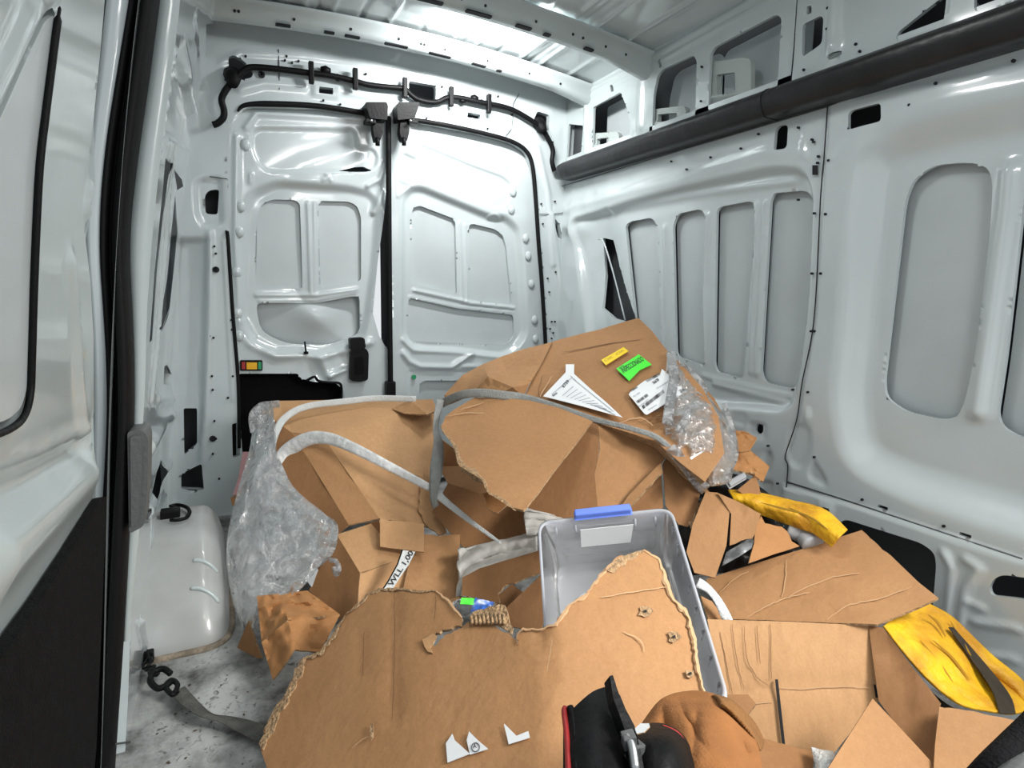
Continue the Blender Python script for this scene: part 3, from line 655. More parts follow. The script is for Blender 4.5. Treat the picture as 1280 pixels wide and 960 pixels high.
# seals
seal = thing('centre_seal', 'black rubber seal standing between the two rear doors', 'seal', onY(486, 300, YD))
tube('lip', spline([onY(485.5, 146, YD-.03), onY(486, 250, YD-.03), onY(487, 380, YD-.03), onY(488.5, 500, YD-.03), onY(489, 560, YD-.03)], 20), .013, RUBBER, seal)
box('bracket', onY(488, 492, YD-.03), .045, .04, .12, BLACK, seal)
fs = thing('door_frame_seal', 'black rubber seal lining the rear door opening', 'seal', onY(480, 150, YD))
tube('left_run', spline([onY(x, y, YB-.004) for x, y in [(299, 560), (298, 480), (291, 390), (285, 300), (283, 290)]], 30), .007, RUBBER, fs)
tube('top_left_run', spline([onY(x, y, YB-.004) for x, y in [(297, 139), (308, 131), (345, 130), (400, 133), (465, 143)]], 30), [.004+.008*min(1, i/12) for i in range(30)], RUBBER, fs)
tube('right_run', spline([onY(x, y, YB-.006) for x, y in [(518, 150), (560, 157), (610, 168), (640, 177), (657, 188), (665, 205), (669, 240), (673, 300), (677, 350), (682, 430), (688, 540)]], 70), .011, RUBBER, fs)
# latches at the top of the doors
def latch(name, lab, px, flip):
    t = thing(name, lab, 'latch', onY(px, 150, YB-.02)); LATCH.append(t)
    Y = YB-.05
    pos = lambda u, v, d: np.stack([u, Y+d, v], 1)
    uv = lambda pts: [tuple(onY(px+x*flip, y, Y)[[0, 2]]) for x, y in pts]
    plate('housing', rnd(uv([(-15, 130), (11, 130), (13, 135), (12, 152), (-9, 150), (-13, 138)]), .006), pos, .045, BLACK, t, .075)
    plate('arm', rnd(uv([(-4, 152), (7, 152), (8, 166), (5, 176), (-1, 177), (-4, 165)]), .006), pos, .035, BLACK, t, .045)
    tube('roller', [onY(px+2*flip, 172, Y-.02), onY(px+2*flip, 182, Y-.02)], .010, BLACK, t)
    tube('bolt', [onY(px-6*flip, 151, Y-.032), onY(px-6*flip, 151, Y-.045)], .006, STEEL, t)
    box('catch', onY(px-8*flip, 153, Y), .045, .05, .018, BLACK, t)
LATCH = []
latch('door_latch', 'black door latch above the left rear door, left of the seal', 470, 1)
latch('door_latch', 'black door latch above the right rear door, right of the seal', 507, -1)
# wiring along the header
wh = thing('wiring_harness', 'black taped wiring harness running across the header above the rear doors', 'wiring', onY(480, 110, YB-.02))
path = [(266, 156), (272, 154), (279, 147), (280, 138), (277, 124), (284, 110), (296, 97), (305, 88), (316, 84), (345, 86), (385, 91), (410, 94), (438, 100), (460, 106), (485, 109), (505, 111), (513, 118), (524, 125), (545, 128), (560, 122), (578, 123), (600, 128), (618, 131), (640, 137), (660, 148), (670, 155), (678, 162), (686, 175), (691, 188), (690, 202), (693, 214)]
tube('cable', spline([onY(x, y, YB-.030) for x, y in path], 140), .0125, BLACK, wh)
for x, y in [(389, 91), (444, 99), (506, 110), (564, 121), (611, 130)]:
    c = onY(x, y, YB-.040); box('cable_clip', c, .020, .026, .085, BLACK, wh)
for x, y, r in [(407, 88, .020), (422, 97, .016), (593, 123, .018), (602, 128, .015), (578, 126, .015)]:
    c = onY(x, y, YB-.025); tube('tape_lump', [c-np.array([r, 0, 0]), c, c+np.array([r, 0, 0])], [r*.6, r, r*.6], BLACK, wh)
c = onY(291, 98, YB-.025); tube('grommet', [c+np.array([0, .03, .02]), c, c-np.array([.0, .03, .03])], [.035, .03, .018], RUBBER, wh, 10)
c = onY(676, 158, YB-.025); tube('grommet', [c+np.array([0, .03, .02]), c, c-np.array([.0, .03, .03])], [.035, .03, .018], RUBBER, wh, 10)

# ---- left wall
wl = struct('wall_left')
s1 = uvL([(207, 198), (212, 204), (205, 266), (197, 340), (191, 425), (187, 428), (193, 340), (201, 262)])
s2 = rnd(uvL([(217, 212), (228, 225), (229, 233), (222, 238), (219, 225)]), .006)
s3 = uvL([(219, 245), (222, 290), (218, 340), (212, 385), (201, 414), (196, 412), (207, 350), (214, 290)])
s4 = uvL([(205, 458), (210, 456), (217, 470), (225, 478), (220, 481), (205, 480)])
s5 = uvL([(203, 575), (206, 590), (200, 620), (192, 640), (190, 615), (196, 590)])
s6 = uvL([(181, 640), (186, 635), (180, 690), (173, 720), (170, 700), (176, 660)])
s7 = uvL([(257, 30), (267, 20), (266, 70), (261, 80), (258, 60)])
s8 = uvL([(177, 740), (183, 725), (180, 780), (174, 790)])
fL = [('b', uvL([(214, 55), (198, 150), (186, 300), (178, 420), (174, 500)]), .007, .010), ('b', uvL([(218, 60), (203, 150), (196, 200)]), .010, .006),
      ('b', uvL([(230, 52), (243, 120), (251, 175)]), .006, .014), ('b', uvL([(243, 20), (252, 100), (262, 150)]), .006, .014),
      ('r', uvL([(226, 60), (246, 150), (240, 185), (215, 170), (205, 155)]), .03, .04),
      ('b', uvL([(214, 180), (206, 300), (196, 420), (188, 500)]), .010, .012), ('b', uvL([(196, 500), (215, 500), (235, 460)]), .012, .02),
      ('b', uvL([(185, 560), (205, 530), (232, 500)]), .02, .03), ('b', uvL([(186, 640), (200, 600), (222, 560)]), .015, .02),
      ('b', uvL([(170, 740), (180, 690), (205, 620)]), .015, .015)]
sheet('inner_panel', pos_left, 1.16, 2.72, -.02, 2.08, .009, PAINT, wl, fL, [s1, s2, s3, s4, s5, s6, s7, s8], rim=.002,
      extra=lambda P: .008*np.array([noise.noise(Vector((p*3, q*3, 7.7))) for p, q in P])*smooth((P[:, 0]-1.9)/.4))
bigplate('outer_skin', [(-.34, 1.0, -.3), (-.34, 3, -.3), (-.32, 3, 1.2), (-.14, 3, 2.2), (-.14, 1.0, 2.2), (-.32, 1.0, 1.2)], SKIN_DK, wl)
# pillar foot and sill beside the seal
Q = uvL([(160, 652), (176, 650), (176, 700), (165, 790), (172, 830), (182, 870), (178, 985), (140, 985), (146, 880), (150, 760)])
sheet('pillar_foot', lambda u, v, d: pos_left(u, v, d-.020), .9, 1.9, -.02, .9, .007, PAINT, wl,
      [('b', uvL([(162, 780), (166, 800), (178, 842), (180, 875)]), .012, .008)], [uvL([(155, 902), (160, 901), (160, 911), (155, 912)])], keep=rnd(Q, .01), rim=.02)
tube('panel_seam', [onL(x, y, .022) for x, y in [(145, 930), (178, 925)]], .002, SKIN_DK, wl, 5)
# wheel box
ww = thing('wheel_box', 'white rounded wheel box on the floor at the left wall', 'wheel box', onZ(230, 720, .1))
ww['kind'] = 'structure'; del ww['category']
V = []; Fc = []
xl, xr_ = -.30, -.022
prof = [(1.665, -.005), (1.668, .02), (1.68, .05), (1.715, .10), (1.775, .160), (1.84, .208), (1.90, .240), (1.93, .249), (1.965, .252), (2.03, .252), (2.10, .252), (2.16, .247), (2.26, .20), (2.36, .10), (2.42, -.005)]
prof = spline([(a, b) for a, b in prof], 48); nx = 26
for (y, z) in prof:
    for i in range(nx):
        t = i/(nx-1)
        x = xl+(xr_-xl)*t; e = max(0, (t-.70)/.30)
        fall = 1-math.sqrt(max(0, 1-e**2.6)); zc = 2.04
        yy = y+(zc-y)*.20*fall
        zz = max(-.005, z*(1-fall))
        V.append((x, yy, zz))
ny = len(prof)
for i in range(ny-1):
    for j in range(nx-1): Fc.append((i*nx+j, i*nx+j+1, (i+1)*nx+j+1, (i+1)*nx+j))
addmesh('shell', V, Fc, mat('scuffed_wheel_box_paint', (.46, .48, .48), .35, bump=.1, bscale=9, coat=.3, col2=(.36, .365, .355), nscale=5), ww)
def wwpt(px, py):
    best = None
    r = ray(px, py)
    for t in np.linspace(1.3, 2.3, 400):
        p = CAM+r*t
        x = (p[0]-xl)/(xr_-xl); e = min(1, max(0, (x-.70)/.30)); fall = 1-math.sqrt(max(0, 1-e**2.6))
        yy = (p[1]-2.04*.2*fall)/(1-.2*fall)
        z = np.interp(yy, prof[:, 0], prof[:, 1])*(1-fall)
        if p[2] <= z: return p
    return CAM+r*1.7
for a in ([(241, 701), (250, 701), (262, 706), (272, 716)], [(238, 736), (250, 736), (264, 743), (274, 754)]):
    tube('pressed_rib', spline([wwpt(*q)+np.array([0, -.002, .002]) for q in a], 16), [.001]+[.006]*14+[.001], PAINT2, ww)
sp_ = [(xl+(xr_-xl)*t, 1.662+(2.04-1.662)*.20*(1-math.sqrt(max(0, 1-max(0, (t-.70)/.30)**2.6))), .004) for t in np.linspace(.2, 1, 24)]
sp_ += [(xr_+.002, y, .004) for y in np.linspace(1.76, 2.3, 12)]
tube('seam_sealer', sp_, .010, SEAL, ww)
# tie-down ring on top of the wheel box
tr_ = thing('tie_down_ring', 'black tie-down ring on top of the wheel box at the left wall', 'ring', onZ(222, 640, .25))
z0 = .262
box('clamp', onZ(213, 642, z0), .055, .04, .03, BLACK, tr_)
pts = [onZ(x, y, z0+.004) for x, y in [(212, 633), (222, 631), (233, 634), (237, 640), (233, 647), (222, 650), (213, 650)]]
tube('loop', spline(pts, 24), .006, BLACK, tr_)
# front-left opening: flange seal, bumper
ws = thing('weather_strip', 'thick black rubber weather strip down the sliding door opening', 'weather strip', onY(150, 480, 1.2))
rows = [(-40, 170, 206), (0, 164, 200), (100, 147, 187), (200, 131, 172), (300, 125, 161), (350, 128, 163), (400, 132, 167), (480, 136, 169), (540, 135, 168), (600, 131, 165), (700, 125, 161), (800, 120, 155), (900, 114, 148), (960, 110, 144), (1040, 105, 139)]
yy = np.linspace(-40, 1040, 90); le = np.interp(yy, [r[0] for r in rows], [r[1] for r in rows]); re_ = np.interp(yy, [r[0] for r in rows], [r[2] for r in rows])
kk = np.ones(9)/9
le = np.convolve(np.pad(le, 4, 'edge'), kk, 'valid'); re_ = np.convolve(np.pad(re_, 4, 'edge'), kk, 'valid')
cs = [(0, .0), (.0, .022), (.08, .034), (.22, .036), (.32, .024), (.36, .016), (.42, .022), (.50, .040), (.70, .050), (.88, .042), (1.0, .02), (1.0, 0)]
V = []; Fc = []; n = len(cs)
for y, a, b in zip(yy, le, re_):
    for (t, h) in cs:
        p = onY(a+(b-a)*t, y, 1.215); V.append(p+np.array([0, -h, 0]))
for i in range(len(yy)-1):
    for j in range(n-1): Fc.append((i*n+j, i*n+j+1, (i+1)*n+j+1, (i+1)*n+j))
addmesh('rubber_lip', V, Fc, RUBBER, ws)
# painted pinch flange beside the seal (left) and pillar face (right)
def strip(name, rows, Y, m, par, dep=.012):
    yy = np.linspace(rows[0][0], rows[-1][0], 60); a = np.interp(yy, [r[0] for r in rows], [r[1] for r in rows]); b = np.interp(yy, [r[0] for r in rows], [r[2] for r in rows])
    a = np.convolve(np.pad(a, 2, 'edge'), np.ones(5)/5, 'valid'); b = np.convolve(np.pad(b, 2, 'edge'), np.ones(5)/5, 'valid')
    V = []; Fc = []
    for y, p, q in zip(yy, a, b):
        for t, h in ((0, 0), (.0, dep), (.35, dep*1.3), (1, dep), (1, 0)): V.append(onY(p+(q-p)*t, y, Y)+np.array([0, -h, 0]))
    for i in range(59):
        for j in range(4): Fc.append((i*5+j, i*5+j+1, i*5+6+j, i*5+5+j))
    return addmesh(name, V, Fc, m, par)
strip('pillar_flange', [(-40, 206, 226), (0, 200, 226), (100, 187, 213), (200, 172, 200), (300, 161, 190), (400, 166, 183), (480, 168, 182), (540, 167, 178), (600, 165, 176), (660, 160, 175), (800, 155, 160)], 1.225, PAINT2, wl, .005)
gb = thing('door_bumper', 'grey plastic bumper block on the pillar right of the weather strip', 'bumper', onY(174, 590, 1.22))
pb = lambda u, v, d: np.stack([u, 1.215+d, v], 1)
uvb = lambda pts: [tuple(onY(x, y, 1.215)[[0, 2]]) for x, y in pts]
plate('block', rnd(uvb([(164, 531), (183, 530), (189, 540), (188, 600), (184, 645), (166, 655)]), .008), pb, .02, GREYP, gb, .07)
plate('face', rnd(uvb([(168, 536), (180, 535), (182, 544), (181, 596), (177, 640), (169, 646)]), .006), pb, -.05, GREYP, gb, .006)
# sliding door in the left foreground
d3 = struct('door_3')
dk = uvL([(141, -60), (131, 0), (126, 60), (117, 150), (110, 230), (107, 300), (113, 350), (117, 420), (118, 520), (119, 640), (112, 760), (104, 990), (-300, 1500), (-300, -300)])
wp = rnd(uvL([(75, 9), (71, 35), (64, 90), (57, 145), (49, 219), (43, 350), (40, 450), (38, 492), (31, 519), (15, 535), (-20, 549), (-70, 556), (-90, 300), (-40, 225), (0, 150), (40, 60), (62, 14)]), .02)
cp = rnd(uvL([(119, 622), (112, 624), (72, 688), (30, 750), (0, 790), (-60, 870), (-60, 1100), (100, 1000), (106, 940), (112, 800)]), .01)
f3 = [('b', uvL([(36, 0), (10, 60), (-20, 130)]), -.006, .012), ('b', uvL([(50, 6), (17, 75), (-8, 128)]), .004, .006),
      ('b', uvL([(0, 612), (60, 590), (112, 560)]), -.02, .03), ('b', uvL([(0, 700), (60, 640), (112, 590)]), .015, .03), ('b', uvL([(0, 590), (50, 570), (105, 540)]), .010, .012),
      ('b', uvL([(86, 330), (92, 400), (96, 470), (104, 540)]), .008, .015),
      ('b', uvL([(131, 40), (130, 85)]), .008, .006), ('b', uvL([(110, 232), (106, 270)]), .008, .006), ('r', wp, .006, .02)]
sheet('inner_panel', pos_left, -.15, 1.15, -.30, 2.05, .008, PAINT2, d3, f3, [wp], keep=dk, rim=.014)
plate('outer_panel', wp, pos_left, .006, SKIN, d3, .004, .955)
plate('panel_back', wp, pos_left, .016, HOLE, d3, .004, 1.05)
tube('window_gasket', spline([onL(x, y, .001) for x, y in [(75, 8), (71, 35), (64, 90), (57, 145), (49, 219), (43, 350), (40, 450), (38, 492), (31, 519), (15, 535), (-20, 549), (-60, 556)]], 60), [.0005]+[.0015]*3+[.0032]*56, BLACK, d3)
plate('lower_lining', cp, pos_left, -.003, CARPET, d3, .012)
strip('shut_flange', [(-40, 140, 165), (0, 133, 162), (60, 128, 155), (150, 117, 140), (230, 110, 129), (300, 107, 125), (350, 112, 128), (400, 116, 132), (480, 119, 136), (540, 118, 135), (600, 118, 131), (700, 115, 125), (850, 108, 117), (1000, 100, 110)], 1.19, PAINT, d3, .006)
bigplate('front_skin', [(-.16, -.15, -.3), (-.16, YF, -.3), (-.12, YF, 2.05), (-.1, -.15, 2.05)], PAINT2, d3)

def demote(o, parent, keep_label=True):
    """a thing that is really a part of the setting piece it is fixed to"""
    if 'category' in o: del o['category']
    if 'kind' in o: del o['kind']
    o.parent = parent
    if not keep_label and 'label' in o: del o['label']
for o_, p_ in ((ind, d1), (han, d1), (pin, d1), (cb, d1), (seal, d2), (fs, wb), (ww, fl), (gb, wl)): demote(o_, p_)
demote(LATCH[0], wb); demote(LATCH[1], wb)
# ================================================================ THE LOAD
def wfield(a, b, c):
    """plane through three (px,py,d) points, as 1/d affine in the pixel"""
    A = np.array([[p[0], p[1], 1.0] for p in (a, b, c)]); k = np.linalg.solve(A, np.array([1/p[2] for p in (a, b, c)]))
    return lambda x, y: k[0]*x+k[1]*y+k[2]
def fold_min(f, g): return lambda x, y: np.minimum(f(x, y), g(x, y))
def fold_max(f, g): return lambda x, y: np.maximum(f(x, y), g(x, y))
def P3(x, y, wf): return Pd(x, y, 1.0/max(float(wf(x, y)), 1e-3))
def fbm(p, s, o=3):
    v = 0; a = 1
    for i in range(o):
        v += a*noise.noise(Vector((p[0]*s, p[1]*s, p[2]*s))); s *= 2.1; a *= .5
    return v
def jagged(out, torn, amp, step=5, seed=0):
    """densify an outline; torn edges get a ragged run"""
    rg = random.Random(seed); res = []; n = len(out); prev = 0
    for i in range(n):
        a = np.array(out[i], float); b = np.array(out[(i+1) % n], float); L = np.linalg.norm(b-a)
        k = max(1, int(L/step)); nr = np.array([-(b-a)[1], (b-a)[0]])/max(L, 1e-6)
        for j in range(k):
            p = a+(b-a)*j/k
            if (torn is True or i in torn) and (j or True):
                prev = .45*prev+rg.uniform(-amp, amp); p = p+nr*prev
            res.append(p)
    return res
CARD_FRONT = None
def card(name, out, wf, m, parent=None, thick=.006, torn=(), amp=1.6, wr=.004, ws=7., edge=None, grid=16, step=6, curve=None, seed=0, creases=(), label=None, back=None, cr=.006, pos_only=False):
    """a piece of corrugated board: ragged outline, its own fold and warp, real thickness with the fluted core in the edge"""
    edge = edge or CEDGE
    o2 = jagged(out, torn, amp, step, seed); n = len(o2); arr = np.array(o2)
    lo = arr.min(0); hi = arr.max(0)
    gx, gy = np.meshgrid(np.arange(lo[0]+grid*.5, hi[0], grid), np.arange(lo[1]+grid*.5, hi[1], grid)); G = np.stack([gx.ravel(), gy.ravel()], 1)
    if len(G):
        d, _ = poly_sd(G, arr); G = G[d < -step*.8]
        if creases:
            rr = np.random.RandomState(seed+1); 
    pts = [Vector(p) for p in o2]+[Vector(p) for p in G]
    for c in creases:
        L = np.hypot(c[2]-c[0], c[3]-c[1])
        for t in np.linspace(0, 1, max(2, int(L/8))):
            q = np.array([c[0]+(c[2]-c[0])*t, c[1]+(c[3]-c[1])*t]); dd, _ = poly_sd(q[None], arr)
            if dd[0] < -3: pts.append(Vector(q))
    vs, es, fs, *_ = delaunay_2d_cdt(pts, [(i, (i+1) % n) for i in range(n)], [list(range(n))], 1, 1e-4)
    base = []
    for v in vs:
        x, y = v
        base.append(P3(x, y, wf))
    base = np.array(base)
    # normals towards the camera
    N = np.zeros_like(base)
    for f in fs:
        a, b, c = (base[i] for i in f[:3]); nn = np.cross(b-a, c-a)
        if nn @ (CAM-a) < 0: nn = -nn
        for i in f: N[i] += nn
    N /= (np.linalg.norm(N, axis=1)[:, None]+1e-12)
    top = []
    for v, p, nn in zip(vs, base, N):
        h = wr*fbm(p+seed*3.1, ws)
        if curve: h += curve(v[0], v[1])
        for c in creases:
            dd = line_d(np.array([[v[0], v[1]]]), [(c[0], c[1]), (c[2], c[3])])[0]
            h -= (c[4] if len(c) > 4 else cr)*math.exp(-(dd/5.0)**2)
        top.append(p+nn*h)
    top = np.array(top); 
    bot = top-N*thick if back is None else top+np.array(back)
    nv = len(top); Fc = []; ids = []
    for f in fs:
        a, b, c = (base[i] for i in f[:3]); nn = np.cross(b-a, c-a); f = list(f)
        if nn @ (CAM-a) < 0: f = f[::-1]
        Fc.append(f); ids.append(0)
    F0 = list(Fc)
    cnt = {}
    for f in F0:
        for i in range(len(f)):
            e = (f[i], f[(i+1) % len(f)]); cnt[e] = cnt.get(e, 0)+1
    Fc += [[i+nv for i in f[::-1]] for f in F0]; ids += [0]*len(F0)
    for (a, b) in list(cnt):
        if (b, a) not in cnt: Fc.append([b, a, a+nv, b+nv]); ids.append(1)
    # edge quads use their own vertices so the cut stays crisp
    V = list(top)+list(bot); V2 = []; F2 = []
    for f, k in zip(Fc, ids):
        if k == 1:
            s = len(V)+len(V2); V2 += [V[i] for i in f]; F2.append([s, s+1, s+2, s+3])
        else: F2.append(f)
    o = addmesh(name, V+V2, F2, [m, edge], parent, True, ids, label=label)
    return o
def quads(name, corners, faces, m, parent=None, n=8, amp=.006, s=6., thick=.006, seed=0, label=None, ridge=0, split=32):
    """several board panels meeting at shared folds; corners are (px,py,d)"""
    C3 = {k: Pd(*v) for k, v in corners.items()}
    V = []; key = {}; Fc = []
    def vid(p):
        k = (round(p[0], 4), round(p[1], 4), round(p[2], 4))
        if k not in key: key[k] = len(V); V.append(p)
        return key[k]
    for f in faces:
        P = [C3[c] for c in f]
        if len(P) == 3: P = [P[0], P[1], P[2], P[2]]
        if len(P) > 4:      # fan of quads around the centre
            c = sum(P)/len(P); k = len(P)
            for i in range(k):
                a = (P[i-1]+P[i])/2; b = P[i]; e = (P[i]+P[(i+1) % k])/2
                grid([a, b, e, c], max(2, n//2), vid, Fc)
        else: grid(P, n, vid, Fc)
    out = []
    for p in V:
        r = p-CAM; r = r/np.linalg.norm(r)
        h = amp*fbm(p+seed*2.7, s, 3)
        if ridge: h += ridge*abs(fbm(p+seed, s*1.7, 2))
        out.append(p-r*h)
    Fo = []
    for f in Fc:
        a, b, c = out[f[0]], out[f[1]], out[f[2]]
        if np.cross(b-a, c-a) @ (CAM-a) < 0: f = f[::-1]
        Fo.append(f)
    o = addmesh(name, out, Fo, [m, CEDGE], parent, True, label=label)
    md = o.modifiers.new('board', 'SOLIDIFY'); md.thickness = thick; md.offset = -1; md.material_offset_rim = 1
    es = o.modifiers.new('folds', 'EDGE_SPLIT'); es.split_angle = math.radians(split)
    return o
def grid(P, n, vid, Fc):
    ids = [[vid((1-u)*(1-v)*P[0]+u*(1-v)*P[1]+u*v*P[2]+(1-u)*v*P[3]) for u in np.linspace(0, 1, n+1)] for v in np.linspace(0, 1, n+1)]
    for i in range(n):
        for j in range(n):
            f = [ids[i][j], ids[i][j+1], ids[i+1][j+1], ids[i+1][j]]
            g = [x for k, x in enumerate(f) if x not in f[:k]]
            if len(g) >= 3: Fc.append(g)
def patch(name, rows, nu, nv, m, parent=None, amp=.01, s=9., ridged=False, thick=0, seed=0, label=None, fold=None):
    """a soft sheet through a grid of (px,py,d) points, crumpled"""
    G = [[Pd(*p) for p in r] for r in rows]
    R_ = [spline(r, nu) for r in G]
    Cc = [spline([R_[i][j] for i in range(len(R_))], nv) for j in range(nu)]
    V = []
    for i in range(nv):
        for j in range(nu):
            p = Cc[j][i]; r = (p-CAM); r /= np.linalg.norm(r)
            h = fbm(p+seed*1.9, s, 4)
            if ridged: h = .5-abs(h)*1.4
            q = p-r*h*amp
            if fold: q = q-r*fold(j/(nu-1), i/(nv-1))
            V.append(q)
    Fc = [(i*nu+j, i*nu+j+1, (i+1)*nu+j+1, (i+1)*nu+j) for i in range(nv-1) for j in range(nu-1)]
    o = addmesh(name, V, Fc, m, parent, True, label=label)
    if thick: md = o.modifiers.new('thickness', 'SOLIDIFY'); md.thickness = thick; md.offset = -1
    return o
def ribbon(name, path, width, m, parent=None, n=50, thick=.0025, twist=None, label=None, wts=None, face=None):
    """flat webbing along (px,py,d) points, lying square to the view unless twisted"""
    P = spline([Pd(*p) for p in path], n); V = []; Fc = []
    for i in range(n):
        t = P[min(i+1, n-1)]-P[max(i-1, 0)]; t /= np.linalg.norm(t)
        vw = CAM-P[i] if face is None else np.array(face, float); vw = vw/np.linalg.norm(vw); s = np.cross(t, vw); s /= np.linalg.norm(s); nn = np.cross(s, t)
        a = (twist(i/(n-1)) if twist else 0.); s2 = s*math.cos(a)+nn*math.sin(a); n2 = np.cross(s2, t)
        wd = width*(wts(i/(n-1)) if wts else 1)
        for k, (x, y) in enumerate([(-.5, 0), (-.25, .06), (0, .09), (.25, .06), (.5, 0), (.5, -.0), (-.5, -.0)]):
            off = n2*(y*wd*.5+ (thick/2 if k < 5 else -thick/2)); V.append(P[i]+s2*wd*x+off)
    for i in range(n-1):
        for j in range(7): Fc.append((i*7+j, i*7+(j+1) % 7, (i+1)*7+(j+1) % 7, (i+1)*7+j))
    Fc += [tuple(range(7)), tuple(range((n-1)*7, n*7))]
    return addmesh(name, V, Fc, m, parent, label=label)
def loc_of(x, y, d): return tuple(Pd(x, y, d))
def decal(name, out, wf, m, parent, lift=.004, thick=.0012, label=None):
    q = [P3(x, y, wf) for x, y in out]; a, b, c = q[0], q[1], q[2]
    nn = np.cross(b-a, c-a); nn /= np.linalg.norm(nn)
    if nn @ (CAM-a) < 0: nn = -nn
    n = len(q); V = [p+nn*(lift+thick) for p in q]+[p+nn*lift for p in q]
    return addmesh(name, V, [tuple(range(n)), tuple(range(n, 2*n))]+[(i, (i+1) % n, n+(i+1) % n, n+i) for i in range(n)], m, parent, False, label=label)
def text_on(name, txt, wf, p0, p1, height_px, m, parent, lift=.0065, flip=1, extr=.0003):
    """lettering set on a plane: runs from photo point p0 to p1"""
    A = P3(*p0, wf); B = P3(*p1, wf); U = (B-A); Lw = np.linalg.norm(U); U /= Lw
    t = np.array(p1, float)-np.array(p0, float); t /= np.linalg.norm(t); up2 = np.array([t[1], -t[0]])*height_px*flip
    T = P3(p0[0]+up2[0], p0[1]+up2[1], wf)-A; nn = np.cross(U, T); nn /= np.linalg.norm(nn)
    if nn @ (CAM-A) < 0: nn = -nn
    cu = bpy.data.curves.new(name, 'FONT'); cu.body = txt; cu.size = 1; cu.extrude = 0; cu.offset = .02
    to = bpy.data.objects.new(name, cu); COL.objects.link(to)
    bpy.context.view_layer.update()
    me = bpy.data.meshes.new_from_object(to.evaluated_get(bpy.context.evaluated_depsgraph_get()))
    co_ = np.array([v.co[:] for v in me.vertices]); mn = co_.min(0); mx = co_.max(0)
    Fc = [list(p.vertices) for p in me.polygons]; bpy.data.objects.remove(to); bpy.data.curves.remove(cu); bpy.data.meshes.remove(me)
    V = [A+U*Lw*(c[0]-mn[0])/(mx[0]-mn[0])+T*(c[1]-mn[1])/(mx[1]-mn[1])+nn*lift for c in co_]
    return addmesh(name, V, Fc, m, parent, False)

def marks(lines, wf, par, m=None, wd=.7, lift=.003, name='crease_mark'):
    """worn crease lines on a board"""
    V = []; Fc = []
    rg = random.Random(len(lines))
    for pl in lines:
        P = spline([(x, y, 0) for x, y in pl], max(6, 5*len(pl)))[:, :2]; P = P+np.array([[rg.uniform(-.5, .5), rg.uniform(-.5, .5)] for _ in P]); s = len(V)
        for i, p in enumerate(P):
            t = P[min(i+1, len(P)-1)]-P[max(i-1, 0)]; t /= np.linalg.norm(t)+1e-9; nr = np.array([-t[1], t[0]])*wd*(.5+.5*math.sin(math.pi*(i+.5)/len(P)))
            for q in (p-nr, p+nr):
                a = P3(q[0], q[1], wf); r = (CAM-a)/np.linalg.norm(CAM-a); V.append(a+r*lift)
        Fc += [(s+2*i, s+2*i+1, s+2*i+3, s+2*i+2) for i in range(len(P)-1)]
    o = addmesh(name, V, Fc, m or CREASE, par, False); o['kind'] = 'stuff'; return o
def fringe(path, wf, par, inward, wd=5, m=None, lift=.0035, seed=0, name='torn_edge'):
    """bared inner liner along a tear: ragged strip, raised from the face"""
    rg = random.Random(seed); V = []; Fc = []; P = []
    for p0, p1 in zip(path[:-1], path[1:]):
        p0 = np.array(p0, float); p1 = np.array(p1, float); k = max(1, int(np.linalg.norm(p1-p0)/3.5))
        P += [p0+(p1-p0)*j/k+np.array([rg.uniform(-.7, .7), rg.uniform(-.7, .7)]) for j in range(k)]
    P.append(np.array(path[-1], float))
    n = len(P); iw = np.array(inward, float); iw /= np.linalg.norm(iw); g = 0
    for i, p in enumerate(P):
        t = P[min(i+1, n-1)]-P[max(i-1, 0)]; t = t/(np.linalg.norm(t)+1e-9); nr = np.array([-t[1], t[0]]); nr = nr if nr @ iw > 0 else -nr
        g = .5*g+rg.uniform(0, .8); w_ = wd*min(1.3, g)*min(1, 6*i/n, 6*(n-1-i)/n)
        for q, l in ((p-nr*1.2, lift), (p+nr*w_*.5, lift+.0015), (p+nr*w_, .0015)):
            a = P3(q[0], q[1], wf); r = (CAM-a)/np.linalg.norm(CAM-a); V.append(a+r*l)
    for i in range(n-1):
        for k in (0, 1): Fc.append((3*i+k, 3*i+k+1, 3*i+k+4, 3*i+k+3))
    return addmesh(name, V, Fc, m or CEDGE, par, False)
CREASE = mat('worn_crease', (.52, .315, .165), .8)
CREASED = mat('dark_crease', (.20, .10, .045), .8)
# ---------------------------------------------------------------- left carton, strapped and wrapped
lc = thing('crushed_carton', 'large crushed brown carton at the left, half inside clear stretch film, strapped down', 'box', loc_of(450, 560, 2.3))
cv = dict(a=(326, 513, 2.22), b=(347, 501, 2.42), c=(470, 499, 2.52), e=(544, 505, 2.46), f=(541, 600, 2.08), g=(556, 662, 1.92), h=(474, 648, 1.86), i=(402, 543, 2.12), j=(365, 541, 2.13), k=(436, 656, 1.83), l=(343, 590, 2.02), m=(420, 670, 1.84), n=(432, 567, 2.06), q=(330, 640, 2.0), r=(400, 720, 1.78))
quads('body', cv, ['bcei', 'bij', 'abj', 'ief', 'ifn'], CBL, lc, 12, .010, 5.0)
quads('front_panel', cv, ['nfgh', 'inh'], CBL, lc, 12, .010, 6.0, seed=2)
quads('side_flap', cv, ['jihk'], CB, lc, 8, .006, 6.0, seed=3)
quads('side_panel', cv, ['ajkml', 'lmrq'], CBD, lc, 10, .006, 6.0, seed=4)  # darker copy of the board: the side's shade put into colour
cb2 = dict(cv); 
for k, v in list(cv.items()): cb2[k+k] = (v[0], v[1], v[2]+.0)
